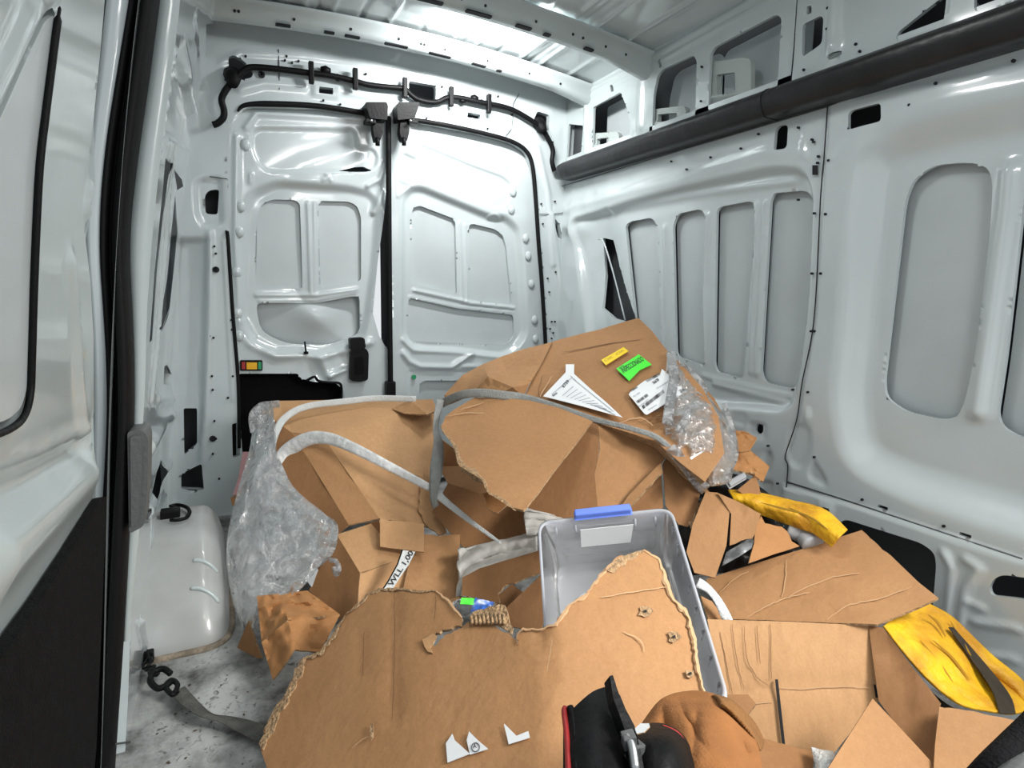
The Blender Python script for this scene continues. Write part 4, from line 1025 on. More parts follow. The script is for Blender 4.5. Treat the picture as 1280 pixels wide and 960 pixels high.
# torn right edge of the front panel, fraying
card('torn_liner', [(530, 590), (545, 600), (551, 640), (558, 664), (549, 668), (535, 655), (522, 640)], wfield((530, 590, 2.05), (556, 664, 1.90), (520, 650, 1.90)), CBL, lc, .004, True, 2.5, .004, 9, seed=5)
dv_ = dict(a=(490, 511, 2.38), b=(512, 500, 2.42), c=(541, 499, 2.40), d=(546, 513, 2.30), e=(522, 508, 2.30), f=(506, 517, 2.30), g=(534, 518, 2.24), h=(516, 503, 2.36))
quads('top_dent', dv_, ['abhf', 'bch', 'hce', 'fhe', 'ecd', 'edg', 'feg'], CBX, lc, 4, .012, 20, seed=6, split=10)
# ---- lower left carton with a light flap
ll = thing('opened_carton', 'light brown opened carton under the strapped left carton, with a printed strap', 'box', loc_of(500, 720, 1.75))
bv = dict(A=(421, 668, 1.82), B=(478, 650, 1.85), C=(527, 690, 1.80), D=(450, 716, 1.66), E=(446, 764, 1.58), G=(386, 738, 1.72), H=(496, 765, 1.66), I=(425, 775, 1.62))
quads('upper_flap', bv, ['ABCD'], CBL, ll, 8, .006, 8, seed=7)
quads('front_panel', bv, ['DCHE'], CBL, ll, 8, .004, 7, seed=8)
quads('end_panel', bv, ['GADEI'], CBD, ll, 8, .004, 7, seed=9)  # end shaded by colour, darker than the carton's other panels
wfl = wfield((530, 660, 1.85), (575, 668, 1.85), (574, 745, 1.68))
card('right_panel', [(524, 668), (549, 669), (575, 668), (574, 752), (500, 752), (512, 700)], wfl, CBX, ll, .006, (), 1, .004, 8, seed=10, creases=((548, 670, 545, 745), (525, 695, 525, 715)))
wff = wfield((476, 648, 1.80), (530, 655, 1.80), (477, 684, 1.74))
card('small_flap', [(475, 648), (530, 655), (530, 690), (475, 683)], wff, CBL, ll, .006, (0,), 1, .002, 8, seed=11, creases=((489, 652, 489, 684, .003),))
card('flap_return', [(456, 655), (474, 650), (474, 682), (463, 682)], wfield((456, 655, 1.86), (474, 650, 1.82), (463, 682, 1.84)), CBD, ll, .005, (), 1, .002, 8, seed=12)
# printed strap on it
ps = thing('printed_strap', 'narrow white strap printed WLL 1,00 lying on the light opened carton', 'strap', loc_of(495, 712, 1.66))
wps = wfield((478, 742, 1.560), (512, 688, 1.66), (520, 692, 1.66))
decal('webbing', [(474, 744), (485, 728), (497, 706), (503, 688), (519, 690), (511, 706), (500, 722), (488, 741)], wps, STRAPW, ps, .0, .002)
text_on('lettering', 'WLL 1,00', wps, (491, 735), (518, 692), 8, INK, ps, .0035)
tube('black_edge', [P3(x, y, wps)+np.array([0, 0, .002]) for x, y in [(474, 744), (485, 728), (497, 706), (503, 688)]], .0022, BLACK, ps, 5)

# ---------------------------------------------------------------- right carton with the labels
rc = thing('labelled_carton', 'big brown carton with green and yellow stickers leaning by the right rear door', 'box', loc_of(740, 480, 2.1))
wr_ = lambda x, y: .436+.00031*(x-798)+.0010*(y-397)
card('label_face', [(686, 429), (700, 424), (750, 411), (798, 397), (816, 415), (834, 438), (856, 460), (878, 485), (898, 520), (905, 560), (880, 590), (850, 570), (820, 548), (740, 524), (661, 498), (654, 495), (661, 480), (675, 455)], wr_, CB, rc, .006, (), 1, .006, 4, seed=14, back=(.03, .05, -.03), curve=lambda x, y: -.03*max(0, (y-470)/60)**2*.3, creases=((676, 470, 672, 505, .004), (700, 470, 830, 475, .003), (800, 520, 850, 535, .006), (815, 530, 840, 520, .006), (652, 490, 690, 452, .008)))
ccv = dict(a=(555, 494, 2.20), b=(578, 469, 2.27), c=(604, 455, 2.33), d=(626, 446, 2.34), e=(652, 437, 2.34), f=(690, 427.5, 2.285), g=(676, 456, 2.175), h=(662, 480, 2.085), i=(654, 496, 2.04), j=(618, 495, 2.02), k=(586, 495, 2.09), l=(610, 471, 2.06), m=(641, 484, 1.99), n=(632, 461, 2.24), o=(560, 505, 2.16))
quads('crushed_corner', ccv, ['abk', 'bclk', 'cdnl', 'den', 'efgn', 'ghmn', 'him', 'ijm', 'lnm', 'lmj', 'klj', 'ako'], CBX, rc, 5, .014, 14, seed=15, split=12)
decal('yellow_sticker', [(752, 453), (780, 437), (786, 442), (758, 459.5)], wr_, YELST, rc, .010)
text_on('sticker_print', 'OK  OK', wr_, (757, 456), (782, 441.5), 3, mat('yellow_print', (.55, .36, .01), .6), rc, .0118)
decal('green_sticker', [(771, 464), (799, 446), (815, 459), (800, 466), (787, 479.5)], wr_, GREEN, rc, .010)
text_on('sticker_lettering', 'INSPECCIONADO', wr_, (780, 470), (806, 454), 7, INK, rc, .0118)
text_on('sticker_small_lettering', 'CONTROL', wr_, (775, 465), (781, 461), 2, INK, rc, .0118)
wl_ = decal('shipping_label', [(786.5, 497), (790, 492), (806, 480), (826, 471), (828, 465), (859, 493), (842, 503), (809, 522.5), (806, 521)], wr_, PAPER, rc, .012)
def bars(p0, p1, p2, n, seed, m=INK, wv=.6):
    """a printed barcode between p0 and p1, as tall as p0->p2"""
    rg = random.Random(seed); V = []; Fc = []
    p0, p1, p2 = map(lambda q: np.array(q, float), (p0, p1, p2)); h = p2-p0; t = 0
    a, b, c = P3(*p0, wr_), P3(*p1, wr_), P3(*p2, wr_); nn = np.cross(b-a, c-a); nn /= np.linalg.norm(nn)
    if nn @ (CAM-a) < 0: nn = -nn
    for i in range(n):
        w0 = i/n; w1 = w0+rg.uniform(.25, .8)/n; s = len(V)
        V += [P3(*(p0+(p1-p0)*x+h*y), wr_)+nn*.0148 for x, y in ((w0, 0), (w1, 0), (w1, 1), (w0, 1))]; Fc.append((s, s+1, s+2, s+3))
    o = addmesh('barcode', V, Fc, m, rc, False); o['kind'] = 'stuff'; return o
bars((796, 506), (810, 496), (798, 509), 14, 1); bars((805, 516), (832, 495), (803, 512), 24, 2); bars((818, 519), (832, 509), (820, 521), 14, 3)
bars((808, 479.5), (825, 470), (810, 482), 12, 4)
text_on('label_lettering', '36678', wr_, (818, 485), (825, 480), 4, INK, rc, .0148)
text_on('label_lettering', 'Paleta', wr_, (790, 494), (798, 489), 2.5, INK, rc, .0148)
text_on('label_lettering', '26', wr_, (851, 496), (857, 492), 4, INK, rc, .0148)
for k, (a, b) in enumerate([((793, 501), (801, 496)), ((822, 491), (836, 482)), ((800, 513), (812, 505)), ((812, 518), (822, 511))]): text_on('label_lettering', ['No. 0481', 'Cantidad', 'Lote 27', 'Peso'][k], wr_, a, b, 2, INKG, rc, .0148)
wtop = decal('packing_list', [(708, 469), (708, 459), (718.5, 459), (718.5, 471), (738, 489), (760, 508), (779, 526), (730, 512), (680, 499)], wr_, PAPER, rc, .012)
def ruled(lines, nm='printed_rule', lift=.0148, wd=.35):
    V = []; Fc = []
    for (x0, y0, x1, y1) in lines:
        t = np.array([x1-x0, y1-y0]); nr = np.array([-t[1], t[0]])/np.hypot(*t)*wd; s = len(V)
        a, b, c = P3(x0, y0, wr_), P3(x1, y1, wr_), P3(x0+nr[0]*9, y0+nr[1]*9, wr_); nn = np.cross(b-a, c-a); nn /= np.linalg.norm(nn)
        if nn @ (CAM-a) < 0: nn = -nn
        V += [P3(*q, wr_)+nn*lift for q in ((x0-nr[0], y0-nr[1]), (x1-nr[0], y1-nr[1]), (x1+nr[0], y1+nr[1]), (x0+nr[0], y0+nr[1]))]; Fc.append((s, s+1, s+2, s+3))
    o = addmesh(nm, V, Fc, INKG, rc, False); o['kind'] = 'stuff'
ruled([(691, 497, 716, 476)]+[(704+i*5, 499+i*1.6, 718+i*5.2, 487+i*3.6) for i in range(11)]+[(718, 478, 768, 519), (714, 474, 721, 480)])
text_on('packing_title', 'E759', wr_, (706, 489), (713, 481), 4, INK, rc, .0148)
text_on('packing_print', 'Envio', wr_, (693, 500), (698, 496), 3, INK, rc, .0148)

# ---- torn flap in front of it and the folded panels
tf = thing('torn_cardboard_flap', 'large torn triangular cardboard flap hanging in the middle, below the labelled carton', 'cardboard', loc_of(640, 560, 1.85))
wt1 = wfield((552, 532, 1.93), (740, 527, 1.80), (650, 640, 1.62)); wt2 = wfield((552, 530, 1.93), (742, 526, 1.80), (600, 494, 2.10))
card('flap', [(550, 533), (556, 521), (572, 508), (594, 496), (626, 498), (661, 500), (700, 511), (741, 526), (720, 553), (690, 592), (654, 640), (645, 638), (630, 627), (612, 617), (601, 597), (575, 582), (567, 556)], fold_max(wt1, wt2), CB, tf, .006, (10, 11, 12, 13, 14, 15, 16, 0), 2.2, .005, 6, seed=20, creases=((575, 510, 602, 500, .006), (560, 524, 590, 512, .006)))
card('exposed_flutes', [(603, 618), (618, 612), (640, 628), (632, 636), (622, 641), (612, 634)], wfield((603, 618, 1.72), (618, 612, 1.74), (630, 640, 1.66)), KRAFT, tf, .004, True, 2, .010, 30, grid=5, seed=21)
card('edge_fray', [(566, 560), (574, 578), (600, 594), (603, 606), (590, 600), (574, 590)], wfield((566, 560, 1.88), (600, 594, 1.78), (574, 590, 1.84)), CEDGE, tf, .004, True, 2.2, .008, 30, grid=5, seed=22)
FT = fold_max(wt1, wt2)
fringe([(551, 533), (567, 556), (575, 582), (601, 597), (612, 617), (630, 627), (645, 638)], FT, tf, (.8, -1), 5, seed=7)
marks([[(556, 521), (590, 516), (640, 520), (700, 528)], [(575, 512), (605, 503)]], FT, tf)
fp = thing('folded_cardboard', 'folded cardboard panels standing behind the clear bin', 'cardboard', loc_of(760, 600, 1.75))
card('left_panel', [(741, 528), (748, 530), (749, 562), (743, 590), (748, 640), (690, 660), (655, 650), (652, 638), (690, 590)], wfield((741, 528, 1.84), (748, 640, 1.66), (655, 640, 1.74)), CBD, fp, .006, (), 1, .003, 6, seed=23)
card('right_panel', [(748, 530), (770, 535), (800, 545), (837, 564), (826, 580), (800, 606), (785, 622), (772, 640), (748, 642), (743, 592), (750, 562)], wfield((748, 532, 1.83), (836, 564, 1.74), (748, 640, 1.66)), CB, fp, .006, (), 1, .004, 6, seed=24, creases=((752, 566, 790, 548, .005),))
card('tucked_strip', [(772, 640), (785, 620), (826, 578), (828, 590), (800, 620), (778, 642)], wfield((772, 640, 1.63), (826, 578, 1.69), (828, 592, 1.66)), CB, fp, .008, (3,), 1, .002, 8, seed=25)
card('rear_panel', [(778, 640), (800, 618), (826, 584), (829, 634), (800, 650)], wfield((778, 640, 1.68), (826, 584, 1.74), (829, 634, 1.66)), CBD, fp, .006, seed=26)
# carton low in the middle
mc = thing('low_carton', 'closed dark brown carton between the two strapped cartons', 'box', loc_of(600, 640, 1.95))
mv = dict(a=(548, 583, 2.05), b=(601, 582, 2.02), c=(658, 636, 1.85), d=(658, 672, 1.82), e=(579, 684, 1.82), f=(540, 640, 1.92), g=(560, 604, 1.97))
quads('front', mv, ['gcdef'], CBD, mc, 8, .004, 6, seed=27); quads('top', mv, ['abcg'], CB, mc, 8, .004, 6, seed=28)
card('inner_wall', [(546, 545), (566, 560), (575, 585), (545, 585)], wfield((546, 545, 2.10), (566, 560, 2.06), (575, 585, 2.04)), CBD, mc, .006, seed=29)
# ---------------------------------------------------------------- straps
s1_ = thing('ratchet_strap', 'grey webbing strap running across under the labelled carton', 'strap', loc_of(700, 510, 1.95))
ribbon('webbing', [(552, 505, 2.13), (572, 495, 2.03), (597, 491, 1.98), (630, 494, 1.95), (656, 498, 1.95), (700, 511, 1.88), (742, 524, 1.80), (790, 536, 1.72), (826, 550, 1.68), (858, 585, 1.64), (880, 606, 1.60)], .030, STRAPG, s1_, 70, wts=lambda t: 1-.45*smooth(np.array((t-.45)/.2)))
s2_ = thing('ratchet_strap', 'grey webbing strap hanging twisted between the left carton and the torn flap', 'strap', loc_of(545, 560, 1.95))
ribbon('webbing', [(551, 499, 2.09), (546, 520, 2.04), (545, 538, 1.98), (548, 556, 1.94), (545, 590, 1.90), (542, 620, 1.86), (545, 634, 1.84)], .036, STRAPG, s2_, 50, twist=lambda t: .9*math.sin(t*5.5), wts=lambda t: .75+.5*math.exp(-((t-.68)/.2)**2))
s3_ = thing('film_band', 'white twisted band of stretch film looped over the left carton', 'band', loc_of(440, 570, 1.98))
ribbon('band', [(348, 592, 2.02), (358, 566, 2.06), (384, 549, 2.05), (410, 548, 2.03), (440, 559, 1.98), (485, 582, 1.93), (538, 610, 1.90)], .052, BAND, s3_, 70, .004, wts=lambda t: 1.2-.75*t)
ribbon('band_tail', [(548, 618, 1.86), (556, 626, 1.82), (590, 653, 1.74), (626, 679, 1.66)], .030, STRAPW, s3_, 30, wts=lambda t: 1-.75*t)
s4_ = thing('white_strap', 'white strap arching over the top left edge of the left carton', 'strap', loc_of(360, 520, 2.2))
ribbon('webbing', [(336, 570, 2.08), (345, 540, 2.10), (358, 521, 2.18), (384, 508, 2.26), (430, 502, 2.34), (470, 498, 2.40), (520, 499, 2.38)], .026, STRAPW, s4_, 60)
# ---------------------------------------------------------------- stretch film heap at the left
fh = thing('stretch_film_heap', 'crumpled clear stretch film hanging off the left carton to the floor', 'plastic film', loc_of(340, 680, 1.75))
patch('film', [[(318, 512, 2.12), (326, 505, 2.16), (335, 505, 2.14), (342, 510, 2.08)],
               [(312, 560, 2.10), (324, 556, 2.05), (334, 560, 2.02), (346, 575, 1.98)],
               [(298, 610, 1.98), (318, 604, 1.90), (342, 606, 1.88), (370, 612, 1.86)],
               [(286, 660, 1.86), (318, 655, 1.78), (356, 648, 1.76), (408, 644, 1.74)],
               [(283, 705, 1.78), (318, 700, 1.70), (360, 692, 1.68), (420, 664, 1.68)],
               [(290, 748, 1.70), (318, 742, 1.62), (352, 728, 1.62), (404, 700, 1.64)],
               [(300, 778, 1.66), (316, 770, 1.58), (338, 752, 1.58), (376, 736, 1.60)],
               [(306, 800, 1.64), (314, 790, 1.58), (324, 772, 1.58), (346, 752, 1.58)]], 60, 90, FILM, fh, .045, 10, True, seed=3)
patch('inner_film', [[(322, 520, 2.16), (335, 518, 2.14), (344, 526, 2.12)], [(316, 600, 2.02), (330, 600, 1.99), (352, 605, 1.96)], [(300, 680, 1.88), (340, 676, 1.82), (396, 668, 1.78)], [(306, 740, 1.74), (336, 730, 1.68), (380, 712, 1.68)], [(316, 770, 1.67), (330, 760, 1.64), (352, 745, 1.63)]], 40, 60, FILM, fh, .05, 12, True, seed=8)
ribbon('bunched_edge', [(345, 575, 1.96), (362, 610, 1.90), (386, 640, 1.82), (412, 652, 1.76), (418, 664, 1.70), (412, 690, 1.66), (392, 708, 1.66), (370, 726, 1.64), (340, 744, 1.60), (322, 757, 1.60)], .022, FILMB, fh, 70, .010)
ribbon('bunched_top', [(318, 540, 2.10), (316, 520, 2.12), (326, 508, 2.16), (338, 506, 2.16), (348, 505, 2.20)], .028, FILMB, fh, 40, .010)
tube('knotted_tail', spline([Pd(*p) for p in [(413, 700, 1.63), (420, 702, 1.62), (424, 712, 1.60), (420, 718, 1.60), (418, 708, 1.60)]], 20), .007, FILMB, fh)
it = thing('wrapped_bundle', 'dark wrapped bundle seen inside the crumpled film at the left', 'bundle', loc_of(360, 690, 1.82))
patch('black_wrapping', [[(340, 640, 1.90), (370, 650, 1.88), (392, 668, 1.88)], [(330, 670, 1.86), (365, 680, 1.82), (400, 690, 1.82)], [(336, 700, 1.80), (366, 704, 1.78), (392, 706, 1.78)]], 18, 14, mat('grey_bag', (.20, .21, .22), .5, noise_amt=.6, nscale=30), it, .03, 14, True, thick=.02)
card('label', [(386, 704), (398, 712), (390, 734), (380, 722)], wfield((386, 704, 1.69), (398, 712, 1.68), (390, 734, 1.66)), PAPER, it, .002)
pk = thing('pink_foam_sheet', 'strip of pink foam sheet standing behind the film heap, by the rear pillar', 'foam', loc_of(300, 590, 2.2))
card('sheet', [(304, 565), (314, 565), (306, 604), (297, 619), (290, 618), (298, 598)], wfield((304, 565, 2.16), (314, 565, 2.12), (292, 618, 2.05)), PINK, pk, .010, seed=30)
card('board_scrap', [(288, 622), (298, 618), (299, 626), (290, 632)], wfield((288, 622, 2.06), (298, 618, 2.05), (290, 632, 2.03)), CB, pk, .006)
# crumpled kraft carton below the film
kb = thing('crumpled_carton', 'crumpled dark kraft carton under the film heap at the front left', 'box', loc_of(370, 790, 1.5))
kv = dict(a=(321, 745, 1.56), b=(350, 742, 1.60), c=(384, 738, 1.62), d=(425, 768, 1.56), e=(369, 812, 1.42), f=(341, 850, 1.40), g=(327, 803, 1.46), h=(360, 775, 1.46), i=(400, 815, 1.45))
quads('body', kv, ['abhg', 'bcdh'], KRAFT, kb, 14, .022, 14, seed=31, ridge=.03); quads('front_panel', kv, ['hdie', 'ghef'], KRAFT, kb, 14, .018, 13, seed=32, ridge=.025)
bt = thing('cardboard_corner', 'small dark cardboard corner on the floor beside the wheel box', 'cardboard', loc_of(310, 805, 1.6))
card('board', [(311, 775), (318, 800), (327, 823), (291, 823)], wfield((311, 775, 1.60), (327, 823, 1.55), (291, 823, 1.60)), CBD, bt, .006, (), 1, .002, 8, seed=33)
# ---------------------------------------------------------------- cloth, brown carton, bottle in the middle
cl = thing('grey_cloth', 'pale grey cloth bunched between the cartons left of the clear bin', 'cloth', loc_of(620, 690, 1.75))
patch('cloth', [[(573, 688, 1.72), (600, 680, 1.76), (640, 672, 1.74), (672, 662, 1.72)], [(572, 702, 1.69), (600, 693, 1.72), (640, 684, 1.71), (672, 675, 1.68)], [(573, 722, 1.66), (592, 712, 1.67), (636, 700, 1.67), (672, 692, 1.64)], [(572, 748, 1.64), (584, 726, 1.64), (634, 706, 1.64), (672, 700, 1.63)]], 50, 30, CLOTH, cl, .018, 14, False, .006, 4, fold=lambda u, v: .013*math.sin(14*v+5*u+2*math.sin(4*u)))
gs = thing('striped_cloth', 'grey striped cloth tucked under the torn flap', 'cloth', loc_of(675, 645, 1.72))
patch('cloth', [[(655, 636, 1.74), (680, 640, 1.72), (706, 648, 1.70)], [(656, 650, 1.71), (678, 654, 1.69), (700, 660, 1.67)], [(658, 668, 1.68), (672, 668, 1.66), (690, 664, 1.65)]], 24, 18, CLOTH, gs, .01, 16, False, .005, 5, fold=lambda u, v: .006*math.sin(22*v+4*u))
bb = thing('brown_carton', 'torn dark brown carton left of the clear bin, behind the front sheet', 'box', loc_of(630, 735, 1.6))
card('upper_panel', [(578, 722), (600, 710), (674, 688), (676, 716), (650, 728), (630, 733), (622, 742), (625, 752), (600, 760), (577, 748)], wfield((578, 722, 1.62), (674, 688, 1.60), (600, 760, 1.52)), CBD, bb, .006, (3, 4, 5), 2, .003, 7, seed=34)
card('lower_panel', [(622, 780), (630, 762), (676, 718), (680, 775), (676, 790)], wfield((630, 770, 1.54), (676, 718, 1.60), (676, 785, 1.50)), CBD, bb, .006, (), 1, .003, 7, seed=35, creases=((632, 765, 674, 725, .004),))
card('inside', [(615, 750), (640, 730), (660, 745), (630, 775)], wfield((615, 750, 1.64), (640, 730, 1.66), (630, 775, 1.62)), CBD, bb, .006, seed=36)
bo = thing('plastic_bottle', 'crushed clear bottle with a green and blue label behind the front sheet', 'bottle', loc_of(590, 757, 1.45))
patch('body', [[(560, 752, 1.46), (575, 745, 1.46), (600, 748, 1.46), (620, 753, 1.47)], [(559, 759, 1.43), (576, 756, 1.41), (600, 757, 1.42), (619, 758, 1.45)], [(563, 768, 1.44), (580, 772, 1.43), (602, 770, 1.44), (618, 764, 1.46)]], 30, 16, PET, bo, .012, 20, True, seed=6)
patch('green_label', [[(577, 747, 1.425), (594, 748, 1.425)], [(575, 755, 1.415), (592, 756, 1.415)]], 10, 6, GREEN, bo, .006, 25, seed=2); patch('blue_label', [[(594, 747, 1.425), (618, 753, 1.44)], [(588, 765, 1.41), (612, 762, 1.43)]], 12, 8, mat('blue_label_print', (.04, .16, .62), .3, noise_amt=.7, nscale=70), bo, .008, 25, seed=3)
# ---------------------------------------------------------------- clear storage bin, tipped towards the camera
tb = thing('storage_bin', 'clear plastic storage bin with a blue handle lying open behind the front sheet', 'bin', loc_of(790, 760, 1.45))
RTL, RTR, RBR, RBL = Pd(674, 654, 1.50), Pd(838, 637, 1.46), Pd(911, 880, 1.06), Pd(690, 905, 1.12)
nb = np.cross(RTR-RTL, RBL-RTL); nb /= np.linalg.norm(nb)
if nb @ (CAM-RTL) > 0: nb = -nb
dn_ = nb*.20
cb_ = (RTL+RTR+RBR+RBL)/4
def rrect(c4, r, k=6):
    out = []
    for i in range(4):
        p = c4[i]; a = c4[i-1]; b = c4[(i+1) % 4]; s = p+(a-p)/np.linalg.norm(a-p)*r; e = p+(b-p)/np.linalg.norm(b-p)*r
        for j in range(k+1): t = j/k; out.append((1-t)**2*s+2*t*(1-t)*p+t*t*e)
    return out
c4 = [RTL, RTR, RBR, RBL]
def lvl(s, depth, r): return rrect([cb_+(p-cb_)*s+dn_*depth for p in c4], r)
def loft(name, levels, m, cap=True, par=tb):
    n = len(levels[0]); V = [p for L in levels for p in L]; Fc = []
    for i in range(len(levels)-1):
        for j in range(n): Fc.append((i*n+j, i*n+(j+1) % n, (i+1)*n+(j+1) % n, (i+1)*n+j))
    if cap: Fc.append(tuple(range((len(levels)-1)*n, len(levels)*n)))
    return addmesh(name, V, Fc, m, par)
loft('body', [lvl(.985, 0, .035), lvl(.97, .15, .035), lvl(.95, .4, .04), lvl(.92, .85, .04), lvl(.90, .96, .04), lvl(.87, 1.0, .04)], BIN)
loft('rim', [lvl(.985, .04, .035), lvl(.985, -.01, .035), lvl(1.0, -.025, .037), lvl(1.025, -.01, .038), lvl(1.03, .06, .038), lvl(1.005, .06, .037), lvl(1.00, .14, .036), lvl(1.012, .16, .036), lvl(1.0, .17, .036)], BINR, False)
loft('base_step', [lvl(.62, .985, .04), lvl(.61, .96, .04), lvl(.60, .985, .04)], BINR, False)
for (A, B, n) in ((RTL, RTR, 6), (RTR, RBR, 8)):
    for i in range(n):
        t = (i+.7)/(n+.4); p = A+(B-A)*t; q = cb_+(p-cb_)*.975
        if i in (2, 3) and n == 6: continue
        tube('wall_rib', [q+dn_*.08, q+dn_*.30], .0035, BINR, tb, 5)
def on_end(t, dep, s=.985): p = RTL+(RTR-RTL)*t; return cb_+(p-cb_)*s+dn_*dep
e1, e2 = on_end(.29, -.05, 1.03), on_end(.70, -.05, 1.03)
upv = (RTL+RTR)/2-cb_; upv /= np.linalg.norm(upv)
def slab(name, a, b, c, d, th, m, par, bevel=.003):
    n_ = np.cross(b-a, d-a); n_ /= np.linalg.norm(n_)
    if n_ @ (CAM-a) < 0: n_ = -n_
    V = [a, b, c, d, a+n_*th, b+n_*th, c+n_*th, d+n_*th]
    o = addmesh(name, V, [(0, 1, 2, 3), (4, 5, 6, 7), (0, 1, 5, 4), (1, 2, 6, 5), (2, 3, 7, 6), (3, 0, 4, 7)], m, par, False)
    if bevel: md = o.modifiers.new('bevel', 'BEVEL'); md.width = bevel; md.segments = 2
    return o
slab('blue_handle', e1+upv*.006, e2+upv*.006, e2-upv*.016, e1-upv*.016, .016, BLUE, tb)
l1, l2, l3, l4 = on_end(.30, .16, .965), on_end(.72, .16, .965), on_end(.69, .48, .945), on_end(.28, .48, .945)
slab('white_label', l1-nb*.004-upv*.004, l2-nb*.004-upv*.004, l3-upv*.004, l4-upv*.004, .0015, PAPER, tb, 0)
# ---------------------------------------------------------------- the big torn sheet in front
ft = thing('torn_cardboard_sheet', 'big torn cardboard sheet across the front with white paper scraps', 'cardboard', loc_of(600, 860, 1.0))
fa = wfield((330, 930, 1.16), (500, 740, 1.36), (650, 960, .90)); fb = wfield((800, 695, 1.24), (876, 860, 1.00), (670, 960, .885))
fo = [(325, 935), (331, 911), (344, 891), (357, 870), (376, 825), (402, 814), (417, 791), (432, 769), (462, 742), (474, 737), (496, 735), (520, 739), (545, 739), (560, 750), (577, 772), (575, 780), (560, 786), (545, 791), (530, 802), (536, 814), (545, 806), (560, 792), (579, 782), (590, 777), (604, 778), (620, 781), (642, 796), (648, 808), (645, 793), (654, 786), (676, 787), (694, 780), (711, 757), (734, 742), (752, 716), (771, 699), (788, 693), (805, 688), (824, 699), (835, 727), (842, 750), (857, 761), (869, 795), (872, 825), (878, 859), (886, 872), (900, 940), (890, 1010), (600, 1020), (350, 1010)]
FF = fold_min(fa, fb)
card('sheet', fo, FF, CB, ft, .007, set(range(0, 46)), 1.9, .004, 5, grid=14, step=3.5, seed=40, creases=((493, 738, 492, 900, .0035), (455, 790, 453, 840, .002), (676, 790, 690, 850, .005), (580, 780, 560, 900, .001), (750, 748, 840, 733, .003), (660, 830, 800, 800, .0015)))
# exposed flutes and small tears
fx = []
for k in range(9):
    x = 589+k*5.0; fx.append(tube('exposed_flute', [P3(x, 768+abs(k-5)*.8, FF)+np.array([0, 0, .003]), P3(x+2, 783, FF)+np.array([0, 0, .006])], .0042, CEDGE, ft, 6))
card('torn_tongue', [(588, 778), (592, 766), (612, 757), (630, 756), (634, 772), (641, 792), (622, 781), (604, 777)], lambda x, y: FF(x, y)*.998, CEDGE, ft, .004, True, 2, .004, 30, grid=6, seed=42)
card('torn_curl', [(528, 800), (540, 792), (545, 794), (538, 808), (540, 816), (534, 814)], lambda x, y: FF(x, y)*1.006, CBL, ft, .004, True, 1.2, .004, 20, grid=5, seed=43)
card('corrugated_fringe', [(324, 930), (336, 903), (352, 876), (370, 838), (380, 824), (376, 838), (360, 876), (344, 902), (330, 936)], lambda x, y: FF(x, y)*1.003, CEDGE, ft, .006, True, 2.5, .003, 30, grid=6, seed=44)
for (x, y, r, sd) in ((806, 764, 12, 1), (842, 796, 10, 2), (862, 842, 8, 3)):
    card('torn_spot', [(x+r*math.cos(a)*(.7+.3*math.sin(3*a+sd)), y+r*.62*math.sin(a)) for a in np.linspace(0, 6.28, 9)[:-1]], lambda x, y: FF(x, y)*1.0045, CEDGE, ft, .0015, True, 1.2, .002, 30, grid=5, step=4, seed=45+sd)
    decal('staple_hole', [(x-2, y), (x+2, y-1.5), (x+2.5, y+1.5), (x-1, y+2)], lambda x, y: FF(x, y)*1.006, HOLE, ft, .001)
fringe([(331, 911), (344, 891), (357, 870), (376, 825), (402, 814), (417, 791), (432, 769)], FF, ft, (1, .4), 7, seed=1)
fringe([(432, 769), (462, 742), (474, 737), (496, 735), (520, 739), (545, 739)], FF, ft, (.2, 1), 3, seed=2)
fringe([(545, 739), (560, 750), (577, 772)], FF, ft, (-1, .3), 3, CREASE, seed=3)
fringe([(648, 806), (646, 793), (654, 786), (676, 787), (694, 780), (711, 757), (734, 742), (752, 716), (771, 699)], FF, ft, (.4, 1), 4, CREASE, seed=4)
fringe([(805, 688), (824, 699), (835, 727), (842, 750), (857, 761), (869, 795), (872, 825), (878, 859), (886, 872)], FF, ft, (-1, .2), 5, CREASE, seed=5)
fringe([(752, 716), (771, 699), (788, 693), (805, 688)], FF, ft, (.2, 1), 9, seed=6)
marks([[(493, 740), (493, 790), (492, 850), (490, 900)], [(455, 790), (454, 815), (453, 845)], [(545, 745), (543, 775)]], FF, ft, CREASED, .5)
marks([[(752, 747), (790, 740), (838, 733)], [(690, 800), (684, 840)], [(440, 935), (452, 925), (462, 920)], [(780, 790), (800, 800), (806, 815)]], FF, ft)
decal('torn_slit', [(464, 905), (467, 907), (467.5, 922), (464.5, 926), (463, 915)], lambda x, y: FF(x, y)*1.004, CEDGE, ft, .001)
pw_ = lambda x, y: FF(x, y)*1.004
decal('paper_scrap', [(558, 930), (566, 918), (569, 926), (578, 934), (588, 943), (560, 954)], pw_, PAPER, ft, .001, label='white paper scrap, leftmost of the torn label')
decal('paper_scrap', [(584, 926), (587, 915), (598, 926), (611, 937), (588, 944)], pw_, PAPER, ft, .001, label='white paper scrap with a circled letter')
decal('paper_scrap', [(631, 904), (640, 913), (646, 919), (661, 913), (663, 921), (637, 929)], pw_, PAPER, ft, .001, label='white paper scrap, rightmost of the torn label')
ring = [P3(594.5+5*math.cos(a), 934+5.5*math.sin(a), lambda x, y: FF(x, y)*1.0075) for a in np.linspace(0, 6.28, 19)[:-1]]
tube('ink_circle', ring, .0006, INK, ft, 5, closed=True); text_on('ink_letter', 'A', lambda x, y: FF(x, y)*1.004, (592.5, 936.5), (597, 936), 5, INK, ft, .0036)
